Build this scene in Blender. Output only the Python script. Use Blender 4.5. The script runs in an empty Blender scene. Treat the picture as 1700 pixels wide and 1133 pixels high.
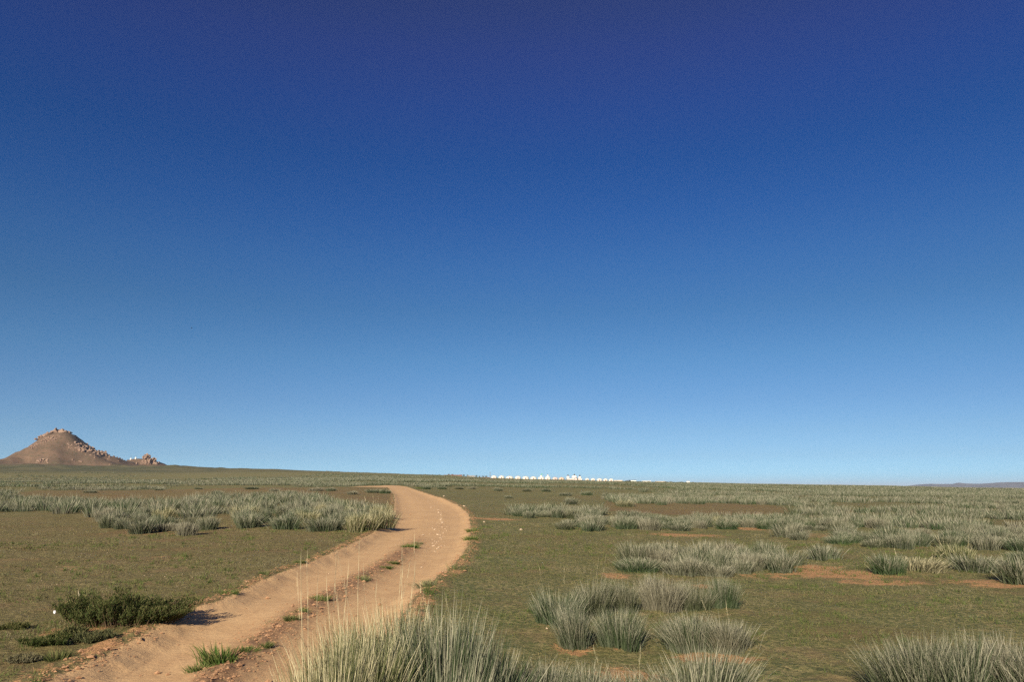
import bpy, bmesh, math, random
import numpy as np
from mathutils import Vector, Matrix

# ------------------------------------------------------------------ camera
PI = math.pi
F = 1228.0                    # focal length in pixels of a 1700 px wide frame
CAM_Z = 1.7
PITCH = math.radians(11.3)
scene = bpy.context.scene
C = scene.collection
cam_data = bpy.data.cameras.new('camera')
cam_data.lens = F / 1700 * 36
cam_data.sensor_width = 36
cam_data.clip_start = 0.05
cam_data.clip_end = 60000
cam = bpy.data.objects.new('camera', cam_data)
C.objects.link(cam)
cam.location = (0, 0, CAM_Z)
cam.rotation_euler = (PI / 2 + PITCH, 0, 0)
scene.camera = cam
scene.render.resolution_x, scene.render.resolution_y = 1024, 683

# ------------------------------------------------------------------ light
SUN_EL = math.radians(23)
SUN_AZ = math.radians(180 + 17)           # clockwise from +Y: behind the camera, a little to the left
world = bpy.data.worlds.new('World'); scene.world = world; world.use_nodes = True
wn, wl = world.node_tree.nodes, world.node_tree.links
wn.clear()
w_out = wn.new('ShaderNodeOutputWorld'); w_bg = wn.new('ShaderNodeBackground')
sky = wn.new('ShaderNodeTexSky'); sky.sky_type = 'NISHITA'; sky.sun_disc = False
sky.sun_elevation = SUN_EL; sky.sun_rotation = SUN_AZ
sky.altitude = 1000; sky.air_density = 1.0; sky.dust_density = 0.4; sky.ozone_density = 1.6
w_tc = wn.new('ShaderNodeTexCoord'); w_sep = wn.new('ShaderNodeSeparateXYZ')
w_ramp = wn.new('ShaderNodeValToRGB'); w_mul = wn.new('ShaderNodeMix')
w_mul.data_type = 'RGBA'; w_mul.blend_type = 'MULTIPLY'; w_mul.inputs[0].default_value = 1.0
wl.new(w_tc.outputs['Generated'], w_sep.inputs[0])
wl.new(w_sep.outputs['Z'], w_ramp.inputs[0])
wl.new(sky.outputs[0], w_mul.inputs[6]); wl.new(w_ramp.outputs[0], w_mul.inputs[7])
wl.new(w_mul.outputs[2], w_bg.inputs[0]); wl.new(w_bg.outputs[0], w_out.inputs[0])
w_bg.inputs[1].default_value = 0.08
# the deep polarised blue overhead, paling towards the horizon
SKY_RAMP = [(0.0, (0.2887, 0.5446, 0.9754)), (0.0188, (0.2887, 0.5446, 0.9754)), (0.0409, (0.2849, 0.4615, 0.7618)), (0.0728, (0.2807, 0.4319, 0.6581)), (0.1129, (0.2603, 0.4101, 0.6095)), (0.1691, (0.2267, 0.4041, 0.5812)), (0.2329, (0.1814, 0.3638, 0.5465)), (0.2954, (0.1529, 0.3428, 0.5784)), (0.3558, (0.1161, 0.3008, 0.5839)), (0.4206, (0.0973, 0.2657, 0.5691)), (0.4813, (0.1367, 0.2529, 0.5817)), (0.5374, (0.1913, 0.2454, 0.561)), (0.586, (0.2199, 0.2431, 0.5027)), (1.0, (0.1979, 0.2188, 0.4525))]
#SKYRAMP#
cr = w_ramp.color_ramp
while len(cr.elements) > 1: cr.elements.remove(cr.elements[-1])
for i, (p, c) in enumerate(SKY_RAMP):
    e = cr.elements[0] if i == 0 else cr.elements.new(p)
    e.position = p; e.color = (*c, 1)

sun_data = bpy.data.lights.new('sun', 'SUN'); sun_data.energy = 5.0; sun_data.angle = math.radians(0.53)
sun_data.color = (1.0, 0.90, 0.74)
sun = bpy.data.objects.new('sun', sun_data); C.objects.link(sun)
sdir = Vector((math.sin(SUN_AZ) * math.cos(SUN_EL), math.cos(SUN_AZ) * math.cos(SUN_EL), math.sin(SUN_EL)))
sun.rotation_euler = sdir.to_track_quat('Z', 'Y').to_euler()
sun.location = sdir * 100

vs = scene.view_settings
vs.view_transform = 'Standard'; vs.look = 'None'; vs.gamma = 1; vs.use_curve_mapping = False
vs.exposure = 0.70
scene.cycles.max_bounces = 6
scene.cycles.diffuse_bounces = 3
scene.cycles.volume_bounces = 0
scene.cycles.use_denoising = False

# ------------------------------------------------------------------ helpers
rng = np.random.default_rng(7)
random.seed(7)

def hash2(ix, iy, seed):
    h = (ix.astype(np.int64) * 374761393 + iy.astype(np.int64) * 668265263 + seed * 2147483647) & 0xffffffff
    h = ((h ^ (h >> 13)) * 1274126177) & 0xffffffff
    h = ((h ^ (h >> 16)) * 2246822519) & 0xffffffff
    return ((h ^ (h >> 15)) & 0xffffff) / float(0xffffff)

def vnoise(x, y, seed=0):
    x = np.asarray(x, float); y = np.asarray(y, float)
    x0 = np.floor(x); y0 = np.floor(y); fx = x - x0; fy = y - y0
    fx = fx * fx * (3 - 2 * fx); fy = fy * fy * (3 - 2 * fy)
    a = hash2(x0, y0, seed); b = hash2(x0 + 1, y0, seed); c = hash2(x0, y0 + 1, seed); d = hash2(x0 + 1, y0 + 1, seed)
    return (a + (b - a) * fx + (c - a) * fy + (a - b - c + d) * fx * fy) * 2 - 1

def fbm(x, y, seed=0, octv=4):
    s = 0; amp = 0.5; k = 1.0
    for i in range(octv):
        s = s + amp * vnoise(x * k + 17.3 * i, y * k - 9.1 * i, seed + i)
        amp *= 0.5; k *= 2.03
    return s

def sstep(x, a, b):
    t = np.clip((x - a) / (b - a), 0, 1)
    return t * t * (3 - 2 * t)

def pdir(u, v):
    """view direction of a pixel of the 1700x1133 photograph"""
    u = np.asarray(u, float); v = np.asarray(v, float)
    x = (u - 850) / F; yv = (566.5 - v) / F
    return np.stack([x, math.cos(PITCH) - yv * math.sin(PITCH), math.sin(PITCH) + yv * math.cos(PITCH)], -1)

def pslope(u, v):
    d = pdir(u, v); return d[..., 2] / np.hypot(d[..., 0], d[..., 1])

def paz(u, v=800.0):
    d = pdir(u, v); return np.arctan2(d[..., 0], d[..., 1])

# ------------------------------------------------------------------ terrain
SK = [(-500, 794), (0, 793), (300, 792), (450, 789), (600, 788.5), (740, 789.5), (815, 792), (870, 793), (950, 794.5), (1000, 796),
      (1050, 797), (1140, 799), (1200, 800.2), (1300, 802), (1480, 804.5), (1600, 807.5), (1700, 808.5), (2000, 811)]
SK_AZ = np.array([float(paz(u, v)) for u, v in SK]); SK_S = np.array([float(pslope(u, v)) for u, v in SK])
SK_AZ = np.concatenate([[-PI, -1.6], SK_AZ, [1.6, PI]]); SK_S = np.concatenate([[-0.004, 0.006], SK_S, [0.0, -0.004]])

HILL_R = 900.0
MPX = HILL_R / 1262.0
_a = float(paz(92)); HX, HY = HILL_R * math.sin(_a), HILL_R * math.cos(_a)
_a2 = float(paz(235)); H2X, H2Y = 960 * math.sin(_a2), 960 * math.cos(_a2)
HP = np.array([(0, 63.5), (10, 63), (20, 60.5), (30, 54), (45, 43), (65, 31), (85, 22.5), (105, 18.5), (130, 17.5), (170, 16.5), (220, 15), (290, 11.5), (355, 9), (430, 6), (505, 3.5), (650, 0)], float)

def hill_e(x, y):
    dx, dy = x - HX, y - HY
    rho = np.hypot(dx, dy * 0.92) / MPX
    ang = np.arctan2(dy, dx)
    wob = 1 + 0.05 * np.sin(ang * 5 + 1.0) + 0.04 * np.sin(ang * 9 + 2)
    e = np.interp(rho * (1 + (wob - 1) * sstep(rho, 10, 60)), HP[:, 0], HP[:, 1]) * MPX
    n = fbm(x / 22, y / 22, 31, 5) * 6.0 * sstep(e, 4, 18) * (1 - 0.6 * sstep(e, 46, 53))
    rr = np.hypot(x - H2X, (y - H2Y))
    e2 = 10.5 * MPX * np.exp(-(rr / 25) ** 2) + 3 * np.exp(-(rr / 60) ** 2)
    return e + n + e2

# the dirt track, by its two edges
LE = [(90, 1133), (103, 1105), (205, 1066), (280, 1035), (341, 1009), (396, 987), (442, 960), (520, 934), (574, 911), (603, 893), (632, 880), (650, 862), (654, 845), (655, 831), (654, 822), (648, 815), (644, 810)]
RE = [(600, 1133), (625, 1080), (655, 1035), (690, 992), (706, 973), (743, 954), (765, 929), (778, 906), (781, 888), (783, 869), (776, 851), (762, 840), (744, 832), (730, 826.5), (707, 819.5), (690, 814), (675, 808.5), (652, 806.6)]

def base_h(x, y):
    r = np.hypot(x, y); az = np.arctan2(x, y)
    s = np.interp(az, SK_AZ, SK_S)
    f = np.where(r < 740, r, 740 + 60 * (1 - np.exp(-np.maximum(r - 740, 0) / 60)))
    f = np.where(r > 1500, f * np.exp(-(np.maximum(r - 1500, 0)) / 4000), f)
    z = s * f
    z = z + 0.032 * fbm(x / 2.6, y / 2.6, 3, 3) * sstep(r, 2, 6)
    z = z + 0.30 * fbm(x / 26, y / 26, 5, 3) * sstep(r, 14, 60)
    z = z + 0.9 * fbm(x / 120, y / 120, 8, 3) * sstep(r, 100, 350) * (1 - sstep(r, 420, 600) * (1 - sstep(r, 800, 900)))
    return z

def march(u, v, hfun, tmax=1600.0):
    u = np.atleast_1d(np.asarray(u, float)); v = np.atleast_1d(np.asarray(v, float))
    d = pdir(u, v); d = d / np.hypot(d[:, 0], d[:, 1])[:, None]
    ts = np.geomspace(2.0, tmax, 900)
    hit = np.full(len(u), tmax)
    for i in range(len(u)):
        z = CAM_Z + d[i, 2] * ts - hfun(d[i, 0] * ts, d[i, 1] * ts)
        k = np.argmax(z < 0)
        if z[k] < 0:
            a, b = ts[max(k - 1, 0)], ts[k]
            for _ in range(18):
                m = 0.5 * (a + b)
                if CAM_Z + d[i, 2] * m - hfun(d[i, 0] * m, d[i, 1] * m) < 0: b = m
                else: a = m
            hit[i] = b
        else:
            zz = np.where(ts > min(500.0, tmax * .4), z, 1e9); hit[i] = ts[np.argmin(zz)]
    return np.stack([d[:, 0] * hit, d[:, 1] * hit], -1)

Lp = march(*zip(*LE), base_h, 140.0); Rp = march(*zip(*RE), base_h, 140.0)
def smooth_line(P, n=120):
    # extend towards and past the camera, then resample by length
    d = P[0] - P[2]; d = d / np.linalg.norm(d)
    P = np.vstack([P[0] + d * 14, P[0] + d * 7, P[0] + d * 3, P])
    L = np.concatenate([[0], np.cumsum(np.linalg.norm(np.diff(P, axis=0), axis=1))])
    t = np.linspace(0, L[-1], n)
    Q = np.stack([np.interp(t, L, P[:, 0]), np.interp(t, L, P[:, 1])], -1)
    for _ in range(3): Q[1:-1] = 0.25 * Q[:-2] + 0.5 * Q[1:-1] + 0.25 * Q[2:]
    return Q
Lq, Rq = smooth_line(Lp), smooth_line(Rp)
# continue the far end out of sight to the left
_e = np.array([-1.0, 0.32]); _e /= np.linalg.norm(_e)
wid = np.linalg.norm(Lq[-1] - Rq[-1])
Lq = np.vstack([Lq, Lq[-1] + _e * 1.5, Lq[-1] + _e * 3]); Rq = np.vstack([Rq, Rq[-1] + _e * 1.5, Lq[-1] + _e * 3.2])

def seg_dist(px, py, Q):
    """distance to a polyline, and arc length of the nearest point"""
    best = np.full(px.shape, 1e9); arc = np.zeros(px.shape); acc = 0.0
    for i in range(len(Q) - 1):
        a, b = Q[i], Q[i + 1]; ab = b - a; L2 = float(ab @ ab) + 1e-12; L = math.sqrt(L2)
        t = np.clip(((px - a[0]) * ab[0] + (py - a[1]) * ab[1]) / L2, 0, 1)
        d = (px - a[0] - t * ab[0]) ** 2 + (py - a[1] - t * ab[1]) ** 2
        m = d < best
        best = np.where(m, d, best); arc = np.where(m, acc + t * L, arc); acc += L
    return np.sqrt(best), arc

def in_poly(px, py, P):
    inside = np.zeros(px.shape, bool); n = len(P); j = n - 1
    for i in range(n):
        xi, yi = P[i]; xj, yj = P[j]
        if yi != yj:
            c = ((yi > py) != (yj > py)) & (px < (xj - xi) * (py - yi) / (yj - yi) + xi)
            inside ^= c
        j = i
    return inside

ROADP = np.vstack([Lq, Rq[::-1]])
RB = (ROADP[:, 0].min() - 3, ROADP[:, 0].max() + 3, ROADP[:, 1].min() - 3, ROADP[:, 1].max() + 3)

def road_info(x, y):
    """signed distance inside the track, lateral coordinate 0..1, length along it"""
    sd = np.full(x.shape, -50.0); lat = np.full(x.shape, 0.5); al = np.zeros(x.shape)
    m = (x > RB[0]) & (x < RB[1]) & (y > RB[2]) & (y < RB[3])
    if m.any():
        px, py = x[m], y[m]
        dl, al_ = seg_dist(px, py, Lq); dr, _ = seg_dist(px, py, Rq)
        ins = in_poly(px, py, ROADP)
        d = np.minimum(dl, dr)
        edge = 0.10 * fbm(px * 1.3, py * 1.3, 21, 3) + 0.05 * fbm(px * 6, py * 6, 22, 2)
        sd[m] = np.where(ins, d, -d) + edge
        lat[m] = np.where(ins, dl / (dl + dr + 1e-6), np.where(dl < dr, 0.0, 1.0)); al[m] = al_
    return sd, lat, al

def median_mask(x, y, lat, sd):
    r = np.hypot(x, y)
    return np.exp(-((lat - 0.50) / 0.10) ** 2) * (1 - sstep(r, 17, 24)) * (sd > 0)

def height(x, y, info=None):
    x = np.asarray(x, float); y = np.asarray(y, float)
    shp = x.shape; x = np.atleast_1d(x); y = np.atleast_1d(y)
    z = base_h(x, y)
    r = np.hypot(x, y)
    far = r > 450
    if far.any():
        zz = np.zeros_like(z); zz[far] = hill_e(x[far], y[far]) * sstep(r[far], 450, 620); z = z + zz
    sd, lat, al = info if info is not None else road_info(x, y)
    near = 1 - sstep(r, 60, 120)
    z = z - (0.085 * sstep(sd, -0.02, 0.42)) * near
    rut = np.exp(-((lat - 0.24) / 0.11) ** 2) + np.exp(-((lat - 0.76) / 0.11) ** 2)
    z = z - 0.022 * rut * (sd > 0) * near * sstep(sd, 0, .3)
    med = median_mask(x, y, lat, sd)
    z = z + med * (0.05 + 0.06 * np.abs(fbm(x * 5, y * 5, 41, 3)))
    bank = np.exp(-((sd + 0.12) / 0.16) ** 2) * near
    z = z + bank * (0.02 + 0.05 * np.abs(fbm(x * 4, y * 4, 43, 3)))
    z = z + 0.020 * fbm(x * 5.5, y * 5.5, 44, 3) * (sd < 0) * (r < 40)
    z = z + 0.004 * fbm(x * 9, y * 9, 45, 2) * (sd > 0) * (r < 30)
    return z.reshape(shp)

def ground(u, v, tmax=1600.0):
    p = march(u, v, base_h if tmax < 450 else lambda a, b: height(a, b), tmax)
    return p

def ridge(u):
    """the skyline point along the azimuth of pixel column u, from 500 m out"""
    a = float(paz(u, 790)); ts = np.linspace(500, 1300, 800)
    x, y = np.sin(a) * ts, np.cos(a) * ts
    z = height(x, y); k = np.argmax((z - CAM_Z) / ts)
    return Vector((x[k], y[k], z[k]))

# ------------------------------------------------------------------ materials
def mat(name, rough=0.9):
    m = bpy.data.materials.new(name); m.use_nodes = True
    b = m.node_tree.nodes['Principled BSDF']; b.inputs['Roughness'].default_value = rough
    b.inputs['Specular IOR Level'].default_value = 0.15
    return m, m.node_tree.nodes, m.node_tree.links, b

class NG:
    def __init__(s, n, l): s.n, s.l = n, l
    def put(s, sock, val):
        if isinstance(val, (int, float)): sock.default_value = val
        elif isinstance(val, tuple): sock.default_value = (*val, 1) if len(val) == 3 and sock.type == 'RGBA' else val
        else: s.l.new(val, sock)
    def attr(s, name):
        a = s.n.new('ShaderNodeAttribute'); a.attribute_name = name; return a.outputs['Fac']
    def pos(s): return s.n.new('ShaderNodeNewGeometry').outputs['Position']
    def noise(s, vec, scale, detail=4, rough=0.55, dist=0.0):
        t = s.n.new('ShaderNodeTexNoise'); s.l.new(vec, t.inputs['Vector'])
        t.inputs['Scale'].default_value = scale; t.inputs['Detail'].default_value = detail
        t.inputs['Roughness'].default_value = rough; t.inputs['Distortion'].default_value = dist
        return t.outputs['Fac']
    def rng(s, v, a, b, c=0.0, d=1.0):
        t = s.n.new('ShaderNodeMapRange'); t.interpolation_type = 'SMOOTHSTEP'; s.put(t.inputs[0], v)
        t.inputs[1].default_value = a; t.inputs[2].default_value = b; t.inputs[3].default_value = c; t.inputs[4].default_value = d
        return t.outputs[0]
    def mix(s, f, a, b, mode='MIX'):
        t = s.n.new('ShaderNodeMix'); t.data_type = 'RGBA'; t.blend_type = mode
        s.put(t.inputs[0], f); s.put(t.inputs[6], a); s.put(t.inputs[7], b); return t.outputs[2]
    def math(s, op, a, b=0.0):
        t = s.n.new('ShaderNodeMath'); t.operation = op; s.put(t.inputs[0], a); s.put(t.inputs[1], b); return t.outputs[0]
    def scale(s, vec, xyz):
        t = s.n.new('ShaderNodeVectorMath'); t.operation = 'MULTIPLY'; s.l.new(vec, t.inputs[0]); t.inputs[1].default_value = xyz
        return t.outputs[0]
    def comb(s, x, y, z=0.0):
        t = s.n.new('ShaderNodeCombineXYZ'); s.put(t.inputs[0], x); s.put(t.inputs[1], y); s.put(t.inputs[2], z); return t.outputs[0]
    def bump(s, h, strength, dist, norm=None):
        t = s.n.new('ShaderNodeBump'); s.l.new(h, t.inputs['Height']); t.inputs['Strength'].default_value = strength
        t.inputs['Distance'].default_value = dist
        if norm is not None: s.l.new(norm, t.inputs['Normal'])
        return t.outputs[0]

TURF_A, TURF_B, TURF_C = (0.204, 0.182, 0.068), (0.315, 0.258, 0.115), (0.104, 0.116, 0.042)
EARTH, SAND, ROAD_A, ROAD_B = (0.250, 0.142, 0.066), (0.520, 0.290, 0.125), (0.620, 0.400, 0.200), (0.530, 0.325, 0.160)

def ground_material():
    m, n, l, b = mat('steppe_soil', 0.95)
    g = NG(n, l); P = g.pos()
    n1 = g.noise(P, 0.35, 5); n2 = g.noise(P, 2.6, 7, 0.72); n3 = g.noise(P, 14, 5, 0.7); n4 = g.noise(P, 60, 3, 0.6)
    n0 = g.noise(P, 0.045, 4); nb = g.noise(g.scale(P, (1, 1, 1)), 0.012, 4)
    turf = g.mix(g.rng(n2, 0.40, 0.60), TURF_A, TURF_B)
    turf = g.mix(g.rng(n3, 0.44, 0.56), turf, TURF_C)
    turf = g.mix(g.math('MULTIPLY', g.rng(n1, 0.42, 0.62), 0.42), turf, (0.130, 0.132, 0.040))
    n5 = g.noise(P, 30, 3, 0.6)
    turf = g.mix(g.math('MULTIPLY', g.rng(n5, 0.56, 0.64), 0.7), turf, (0.040, 0.048, 0.018))
    turf = g.mix(g.math('MULTIPLY', g.rng(n4, 0.58, 0.68), 0.55), turf, (0.36, 0.31, 0.16))
    turf = g.mix(g.math('MULTIPLY', g.rng(g.noise(P, 0.9, 5, 0.7), 0.50, 0.66), 0.55), turf, (0.250, 0.170, 0.085))
    earthmask = g.math('ADD', g.math('MULTIPLY', g.rng(n1, 0.54, 0.70), 0.45), g.attr('earth'))
    earthmask = g.math('MULTIPLY', earthmask, g.rng(n3, 0.30, 0.62, 0.35, 1.0))
    earthmask = g.math('ADD', earthmask, g.math('MULTIPLY', g.rng(n4, 0.55, 0.75), 0.25))
    t = g.n.new('ShaderNodeClamp'); l.new(earthmask, t.inputs[0]); earthmask = t.outputs[0]
    col = g.mix(earthmask, turf, g.mix(g.rng(n4, 0.3, 0.7), EARTH, (0.175, 0.105, 0.052)))
    sandm = g.rng(g.math('ADD', g.attr('sand'), g.math('ADD', g.math('MULTIPLY', g.math('SUBTRACT', n2, 0.5), 1.5), g.math('MULTIPLY', g.math('SUBTRACT', n3, 0.5), 0.9))), 0.58, 0.72, 0.0, 0.92)
    col = g.mix(sandm, col, g.mix(g.rng(n4, 0.3, 0.7), SAND, (0.38, 0.20, 0.10)))
    # far hill slopes: pinkish brown scree above, dull green skirts below
    hn = g.noise(P, 0.05, 6, 0.6)
    hillc = g.mix(g.rng(hn, 0.35, 0.65), (0.115, 0.078, 0.050), (0.180, 0.115, 0.073))
    hillc = g.mix(g.rng(g.noise(P, 0.35, 4), 0.52, 0.7), hillc, (0.095, 0.078, 0.045))
    hm = g.rng(g.math('ADD', g.attr('hillup'), g.math('MULTIPLY', g.math('SUBTRACT', hn, 0.5), 1.3)), 0.25, 0.75)
    skirt = g.mix(g.rng(g.noise(g.scale(P, (1, 0.35, 1)), 0.04, 5, 0.65), 0.4, 0.62), (0.088, 0.088, 0.042), (0.150, 0.130, 0.060))
    col = g.mix(g.attr('skirt'), col, skirt)
    col = g.mix(hm, col, hillc)
    # track: pale packed sand with fine wheel streaks
    lat, al = g.attr('lat'), g.attr('along')
    stv = g.comb(g.math('MULTIPLY', lat, 60.0), g.math('MULTIPLY', al, 0.5))
    st = g.noise(stv, 1.0, 4, 0.6)
    rc = g.mix(g.rng(n2, 0.3, 0.7), ROAD_A, ROAD_B)
    rc = g.mix(g.math('MULTIPLY', g.rng(st, 0.50, 0.70), 0.45), rc, (0.43, 0.255, 0.13))
    rc = g.mix(g.math('MULTIPLY', g.rng(n4, 0.55, 0.7), 0.2), rc, (0.66, 0.45, 0.26))
    rc = g.mix(g.math('MULTIPLY', g.attr('median'), g.rng(n3, 0.25, 0.52)), rc, (0.24, 0.135, 0.072))
    rm = g.rng(g.math('ADD', g.attr('road'), g.math('MULTIPLY', g.math('SUBTRACT', n3, 0.5), 0.9)), 0.35, 0.65)
    col = g.mix(rm, col, rc)
    l.new(col, b.inputs['Base Color'])
    h = g.math('ADD', g.math('MULTIPLY', n4, 0.35), n3)
    h = g.math('MULTIPLY', h, g.rng(g.attr('road'), 0.2, 1.0, 1.0, 0.22))
    h = g.math('ADD', h, g.math('MULTIPLY', g.math('MULTIPLY', st, g.attr('road')), 0.10))
    l.new(g.bump(h, 0.8, 0.06), b.inputs['Normal'])
    return m
M_GROUND = ground_material()

def grass_material(name, inst, green=(0.058, 0.078, 0.036), grey=(0.172, 0.176, 0.122), dry=(0.52, 0.48, 0.34), drop=0.0):
    """blades: grey-green low down, bleached straw towards the tips; each clump its own tint"""
    m = bpy.data.materials.new(name); m.use_nodes = True
    n, l = m.node_tree.nodes, m.node_tree.links
    n.clear(); g = NG(n, l)
    out = n.new('ShaderNodeOutputMaterial')
    t, r = g.attr('t'), g.attr('rnd')
    c = n.new('ShaderNodeObjectInfo').outputs['Random'] if inst else g.attr('crnd')
    base = g.mix(g.rng(r, 0.15, 0.8), green, grey)
    base = g.mix(g.math('MULTIPLY', g.rng(c, 0.0, 0.45, 1.0, 0.0), 0.75), base, (green[0] * .8, green[1] * 1.05, green[2] * .85))
    base = g.mix(g.math('MULTIPLY', g.rng(c, 0.7, 1.0), 0.6), base, (0.220, 0.190, 0.135))
    base = g.mix(g.math('MULTIPLY', g.rng(c, 0.35, 0.5, 0.0, 1.0), g.rng(c, 0.5, 0.62, 1.0, 0.0)), base, (0.090, 0.100, 0.052))
    dm = g.math('MULTIPLY', g.rng(t, 0.28, 1.0, 0.0, 0.95), g.rng(r, 0.25, 0.9))
    col = g.mix(dm, base, dry)
    col = g.mix(g.rng(r, 0.93, 0.97), col, (0.62, 0.54, 0.33))
    d = n.new('ShaderNodeBsdfDiffuse'); tr = n.new('ShaderNodeBsdfTranslucent'); mx = n.new('ShaderNodeMixShader')
    l.new(col, d.inputs[0]); l.new(col, tr.inputs[0]); mx.inputs[0].default_value = 0.22
    l.new(d.outputs[0], mx.inputs[1]); l.new(tr.outputs[0], mx.inputs[2]); l.new(mx.outputs[0], out.inputs[0])
    return m
M_TUSS = grass_material('tussock_blades', True)
M_TUSSF = grass_material('far_tussock_blades', False)
M_YELL = grass_material('golden_blades', True, (0.10, 0.11, 0.042), (0.30, 0.27, 0.15), (0.74, 0.66, 0.41))
M_TURF = grass_material('turf_blades', False, (0.118, 0.126, 0.044), (0.215, 0.182, 0.078), (0.38, 0.30, 0.15))
M_GREEN = grass_material('green_blades', True, (0.075, 0.110, 0.028), (0.13, 0.15, 0.05), (0.36, 0.33, 0.13))
M_SHRUB = grass_material('shrub_leaves', True, (0.050, 0.058, 0.021), (0.115, 0.106, 0.042), (0.31, 0.27, 0.115))

def rock_material(name, a, b_, c):
    m, n, l, b = mat(name, 0.9); g = NG(n, l)
    t = n.new('ShaderNodeTexCoord').outputs['Object']
    n1 = g.noise(t, 0.5 if name == 'crag_rock' else 30, 5, 0.65); n2 = g.noise(t, 2.4 if name == 'crag_rock' else 90, 5, 0.7)
    col = g.mix(g.rng(n1, 0.35, 0.65), a, b_); col = g.mix(g.rng(n2, 0.52, 0.66), col, c)
    l.new(col, b.inputs['Base Color']); l.new(g.bump(n2, 0.7, 0.5 if name == 'crag_rock' else 0.004), b.inputs['Normal'])
    return m
M_ROCK = rock_material('crag_rock', (0.34, 0.235, 0.165), (0.24, 0.150, 0.105), (0.09, 0.062, 0.048))
M_STONE = rock_material('pale_stone', (0.52, 0.41, 0.29), (0.44, 0.31, 0.20), (0.36, 0.24, 0.15))
M_CLOD = rock_material('earth_clod', (0.42, 0.24, 0.13), (0.33, 0.18, 0.095), (0.24, 0.13, 0.07))

def flat(name, c, rough=0.8, amt=0.12, sc=1.5):
    m, n, l, b = mat(name, rough); g = NG(n, l)
    f = g.noise(n.new('ShaderNodeTexCoord').outputs['Object'], sc, 4)
    l.new(g.mix(g.rng(f, 0.3, 0.7), c, tuple(x * (1 - amt) for x in c)), b.inputs['Base Color']); return m
M_FELT = flat('white_canvas', (0.76, 0.71, 0.61)); M_CREAM = flat('cream_canvas', (0.62, 0.50, 0.37)); M_PINK = flat('pinkish_plaster', (0.62, 0.52, 0.47))
M_DARK = flat('dark_frame', (0.06, 0.045, 0.04)); M_DOOR = flat('painted_door', (0.28, 0.09, 0.05)); M_REDW = flat('red_brick', (0.30, 0.125, 0.075))
M_GREYW = flat('grey_board', (0.36, 0.34, 0.33)); M_STEEL = flat('weathered_steel', (0.16, 0.16, 0.16)); M_GREENP = flat('green_paint', (0.10, 0.34, 0.13))
M_BIRD = flat('dark_feathers', (0.035, 0.035, 0.04)); M_LITTER = flat('white_plastic', (0.75, 0.75, 0.76)); M_TWIG = flat('dry_twig', (0.16, 0.11, 0.065), sc=30)
M_BLUEW = flat('blue_glass', (0.05, 0.08, 0.12), 0.3)

# ------------------------------------------------------------------ mesh helpers
def mesh_np(name, V, T, attrs=None, smooth=False, q=None):
    """mesh from numpy: V (n,3), T triangles (m,3) or quads (m,4)"""
    me = bpy.data.meshes.new(name)
    V = np.asarray(V, np.float32); T = np.asarray(T, np.int32); k = T.shape[1]
    me.vertices.add(len(V)); me.vertices.foreach_set('co', V.ravel())
    me.loops.add(T.size); me.loops.foreach_set('vertex_index', T.ravel())
    me.polygons.add(len(T)); me.polygons.foreach_set('loop_start', np.arange(0, T.size, k, dtype=np.int32))
    me.polygons.foreach_set('use_smooth', np.full(len(T), smooth, bool))
    me.update(calc_edges=True)
    for a, val in (attrs or {}).items():
        at = me.attributes.new(a, 'FLOAT', 'POINT'); at.data.foreach_set('value', np.asarray(val, np.float32))
    return me

def obj(name, me, m, parent=None, loc=None):
    if isinstance(me, bmesh.types.BMesh):
        bm = me; me = bpy.data.meshes.new(name); bm.to_mesh(me); bm.free()
    o = bpy.data.objects.new(name, me); C.objects.link(o)
    if m is not None and len(me.materials) == 0: me.materials.append(m)
    if parent is not None: o.parent = parent
    if loc is not None: o.location = loc
    return o

def tag(o, label=None, cat=None, group=None, kind=None):
    for k, v in (('label', label), ('category', cat), ('group', group), ('kind', kind)):
        if v: o[k] = v
    return o

def thing(name, label, cat, loc, rotz=0.0, group=None):
    o = bpy.data.objects.new(name, None); C.objects.link(o); o.location = loc; o.rotation_euler = (0, 0, rotz)
    o.empty_display_size = 0.2
    return tag(o, label, cat, group)

def ribbons(P, lx, ly, h, w, segs, curve, seed_rnd, crnd=None, rg=rng):
    """grass blades as tapering bent ribbons. P (n,3) roots; lx, ly horizontal reach of the tip; h height; w width"""
    n = len(P); a = rg.uniform(0, 2 * PI, n); wx, wy = np.cos(a) * w * .5, np.sin(a) * w * .5
    V = []; T = []; tt = []
    for k in range(segs):
        t = k / segs; b = t ** curve; s = (1 - 0.55 * t)
        cx = P[:, 0] + lx * b; cy = P[:, 1] + ly * b; cz = P[:, 2] + h * (t - 0.12 * t * t * np.hypot(lx, ly) / np.maximum(h, 1e-3))
        V += [np.stack([cx - wx * s, cy - wy * s, cz], -1), np.stack([cx + wx * s, cy + wy * s, cz], -1)]
        tt += [np.full(n, t), np.full(n, t)]
    V.append(np.stack([P[:, 0] + lx, P[:, 1] + ly, P[:, 2] + h * (1 - 0.12 * np.hypot(lx, ly) / np.maximum(h, 1e-3))], -1)); tt.append(np.ones(n))
    nv = 2 * segs + 1; V = np.stack(V, 1).reshape(-1, 3); tt = np.stack(tt, 1).ravel()
    idx = np.arange(n)[:, None] * nv; F_ = []
    for k in range(segs - 1):
        a0, b0, c0, d0 = 2 * k, 2 * k + 1, 2 * k + 3, 2 * k + 2
        F_ += [idx + np.array([[a0, b0, c0]]), idx + np.array([[a0, c0, d0]])]
    k = segs - 1; F_.append(idx + np.array([[2 * k, 2 * k + 1, 2 * segs]]))
    T = np.concatenate(F_, 0)
    at = {'t': tt, 'rnd': np.repeat(seed_rnd, nv)}
    if crnd is not None: at['crnd'] = np.repeat(crnd, nv)
    return V, T, at

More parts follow.
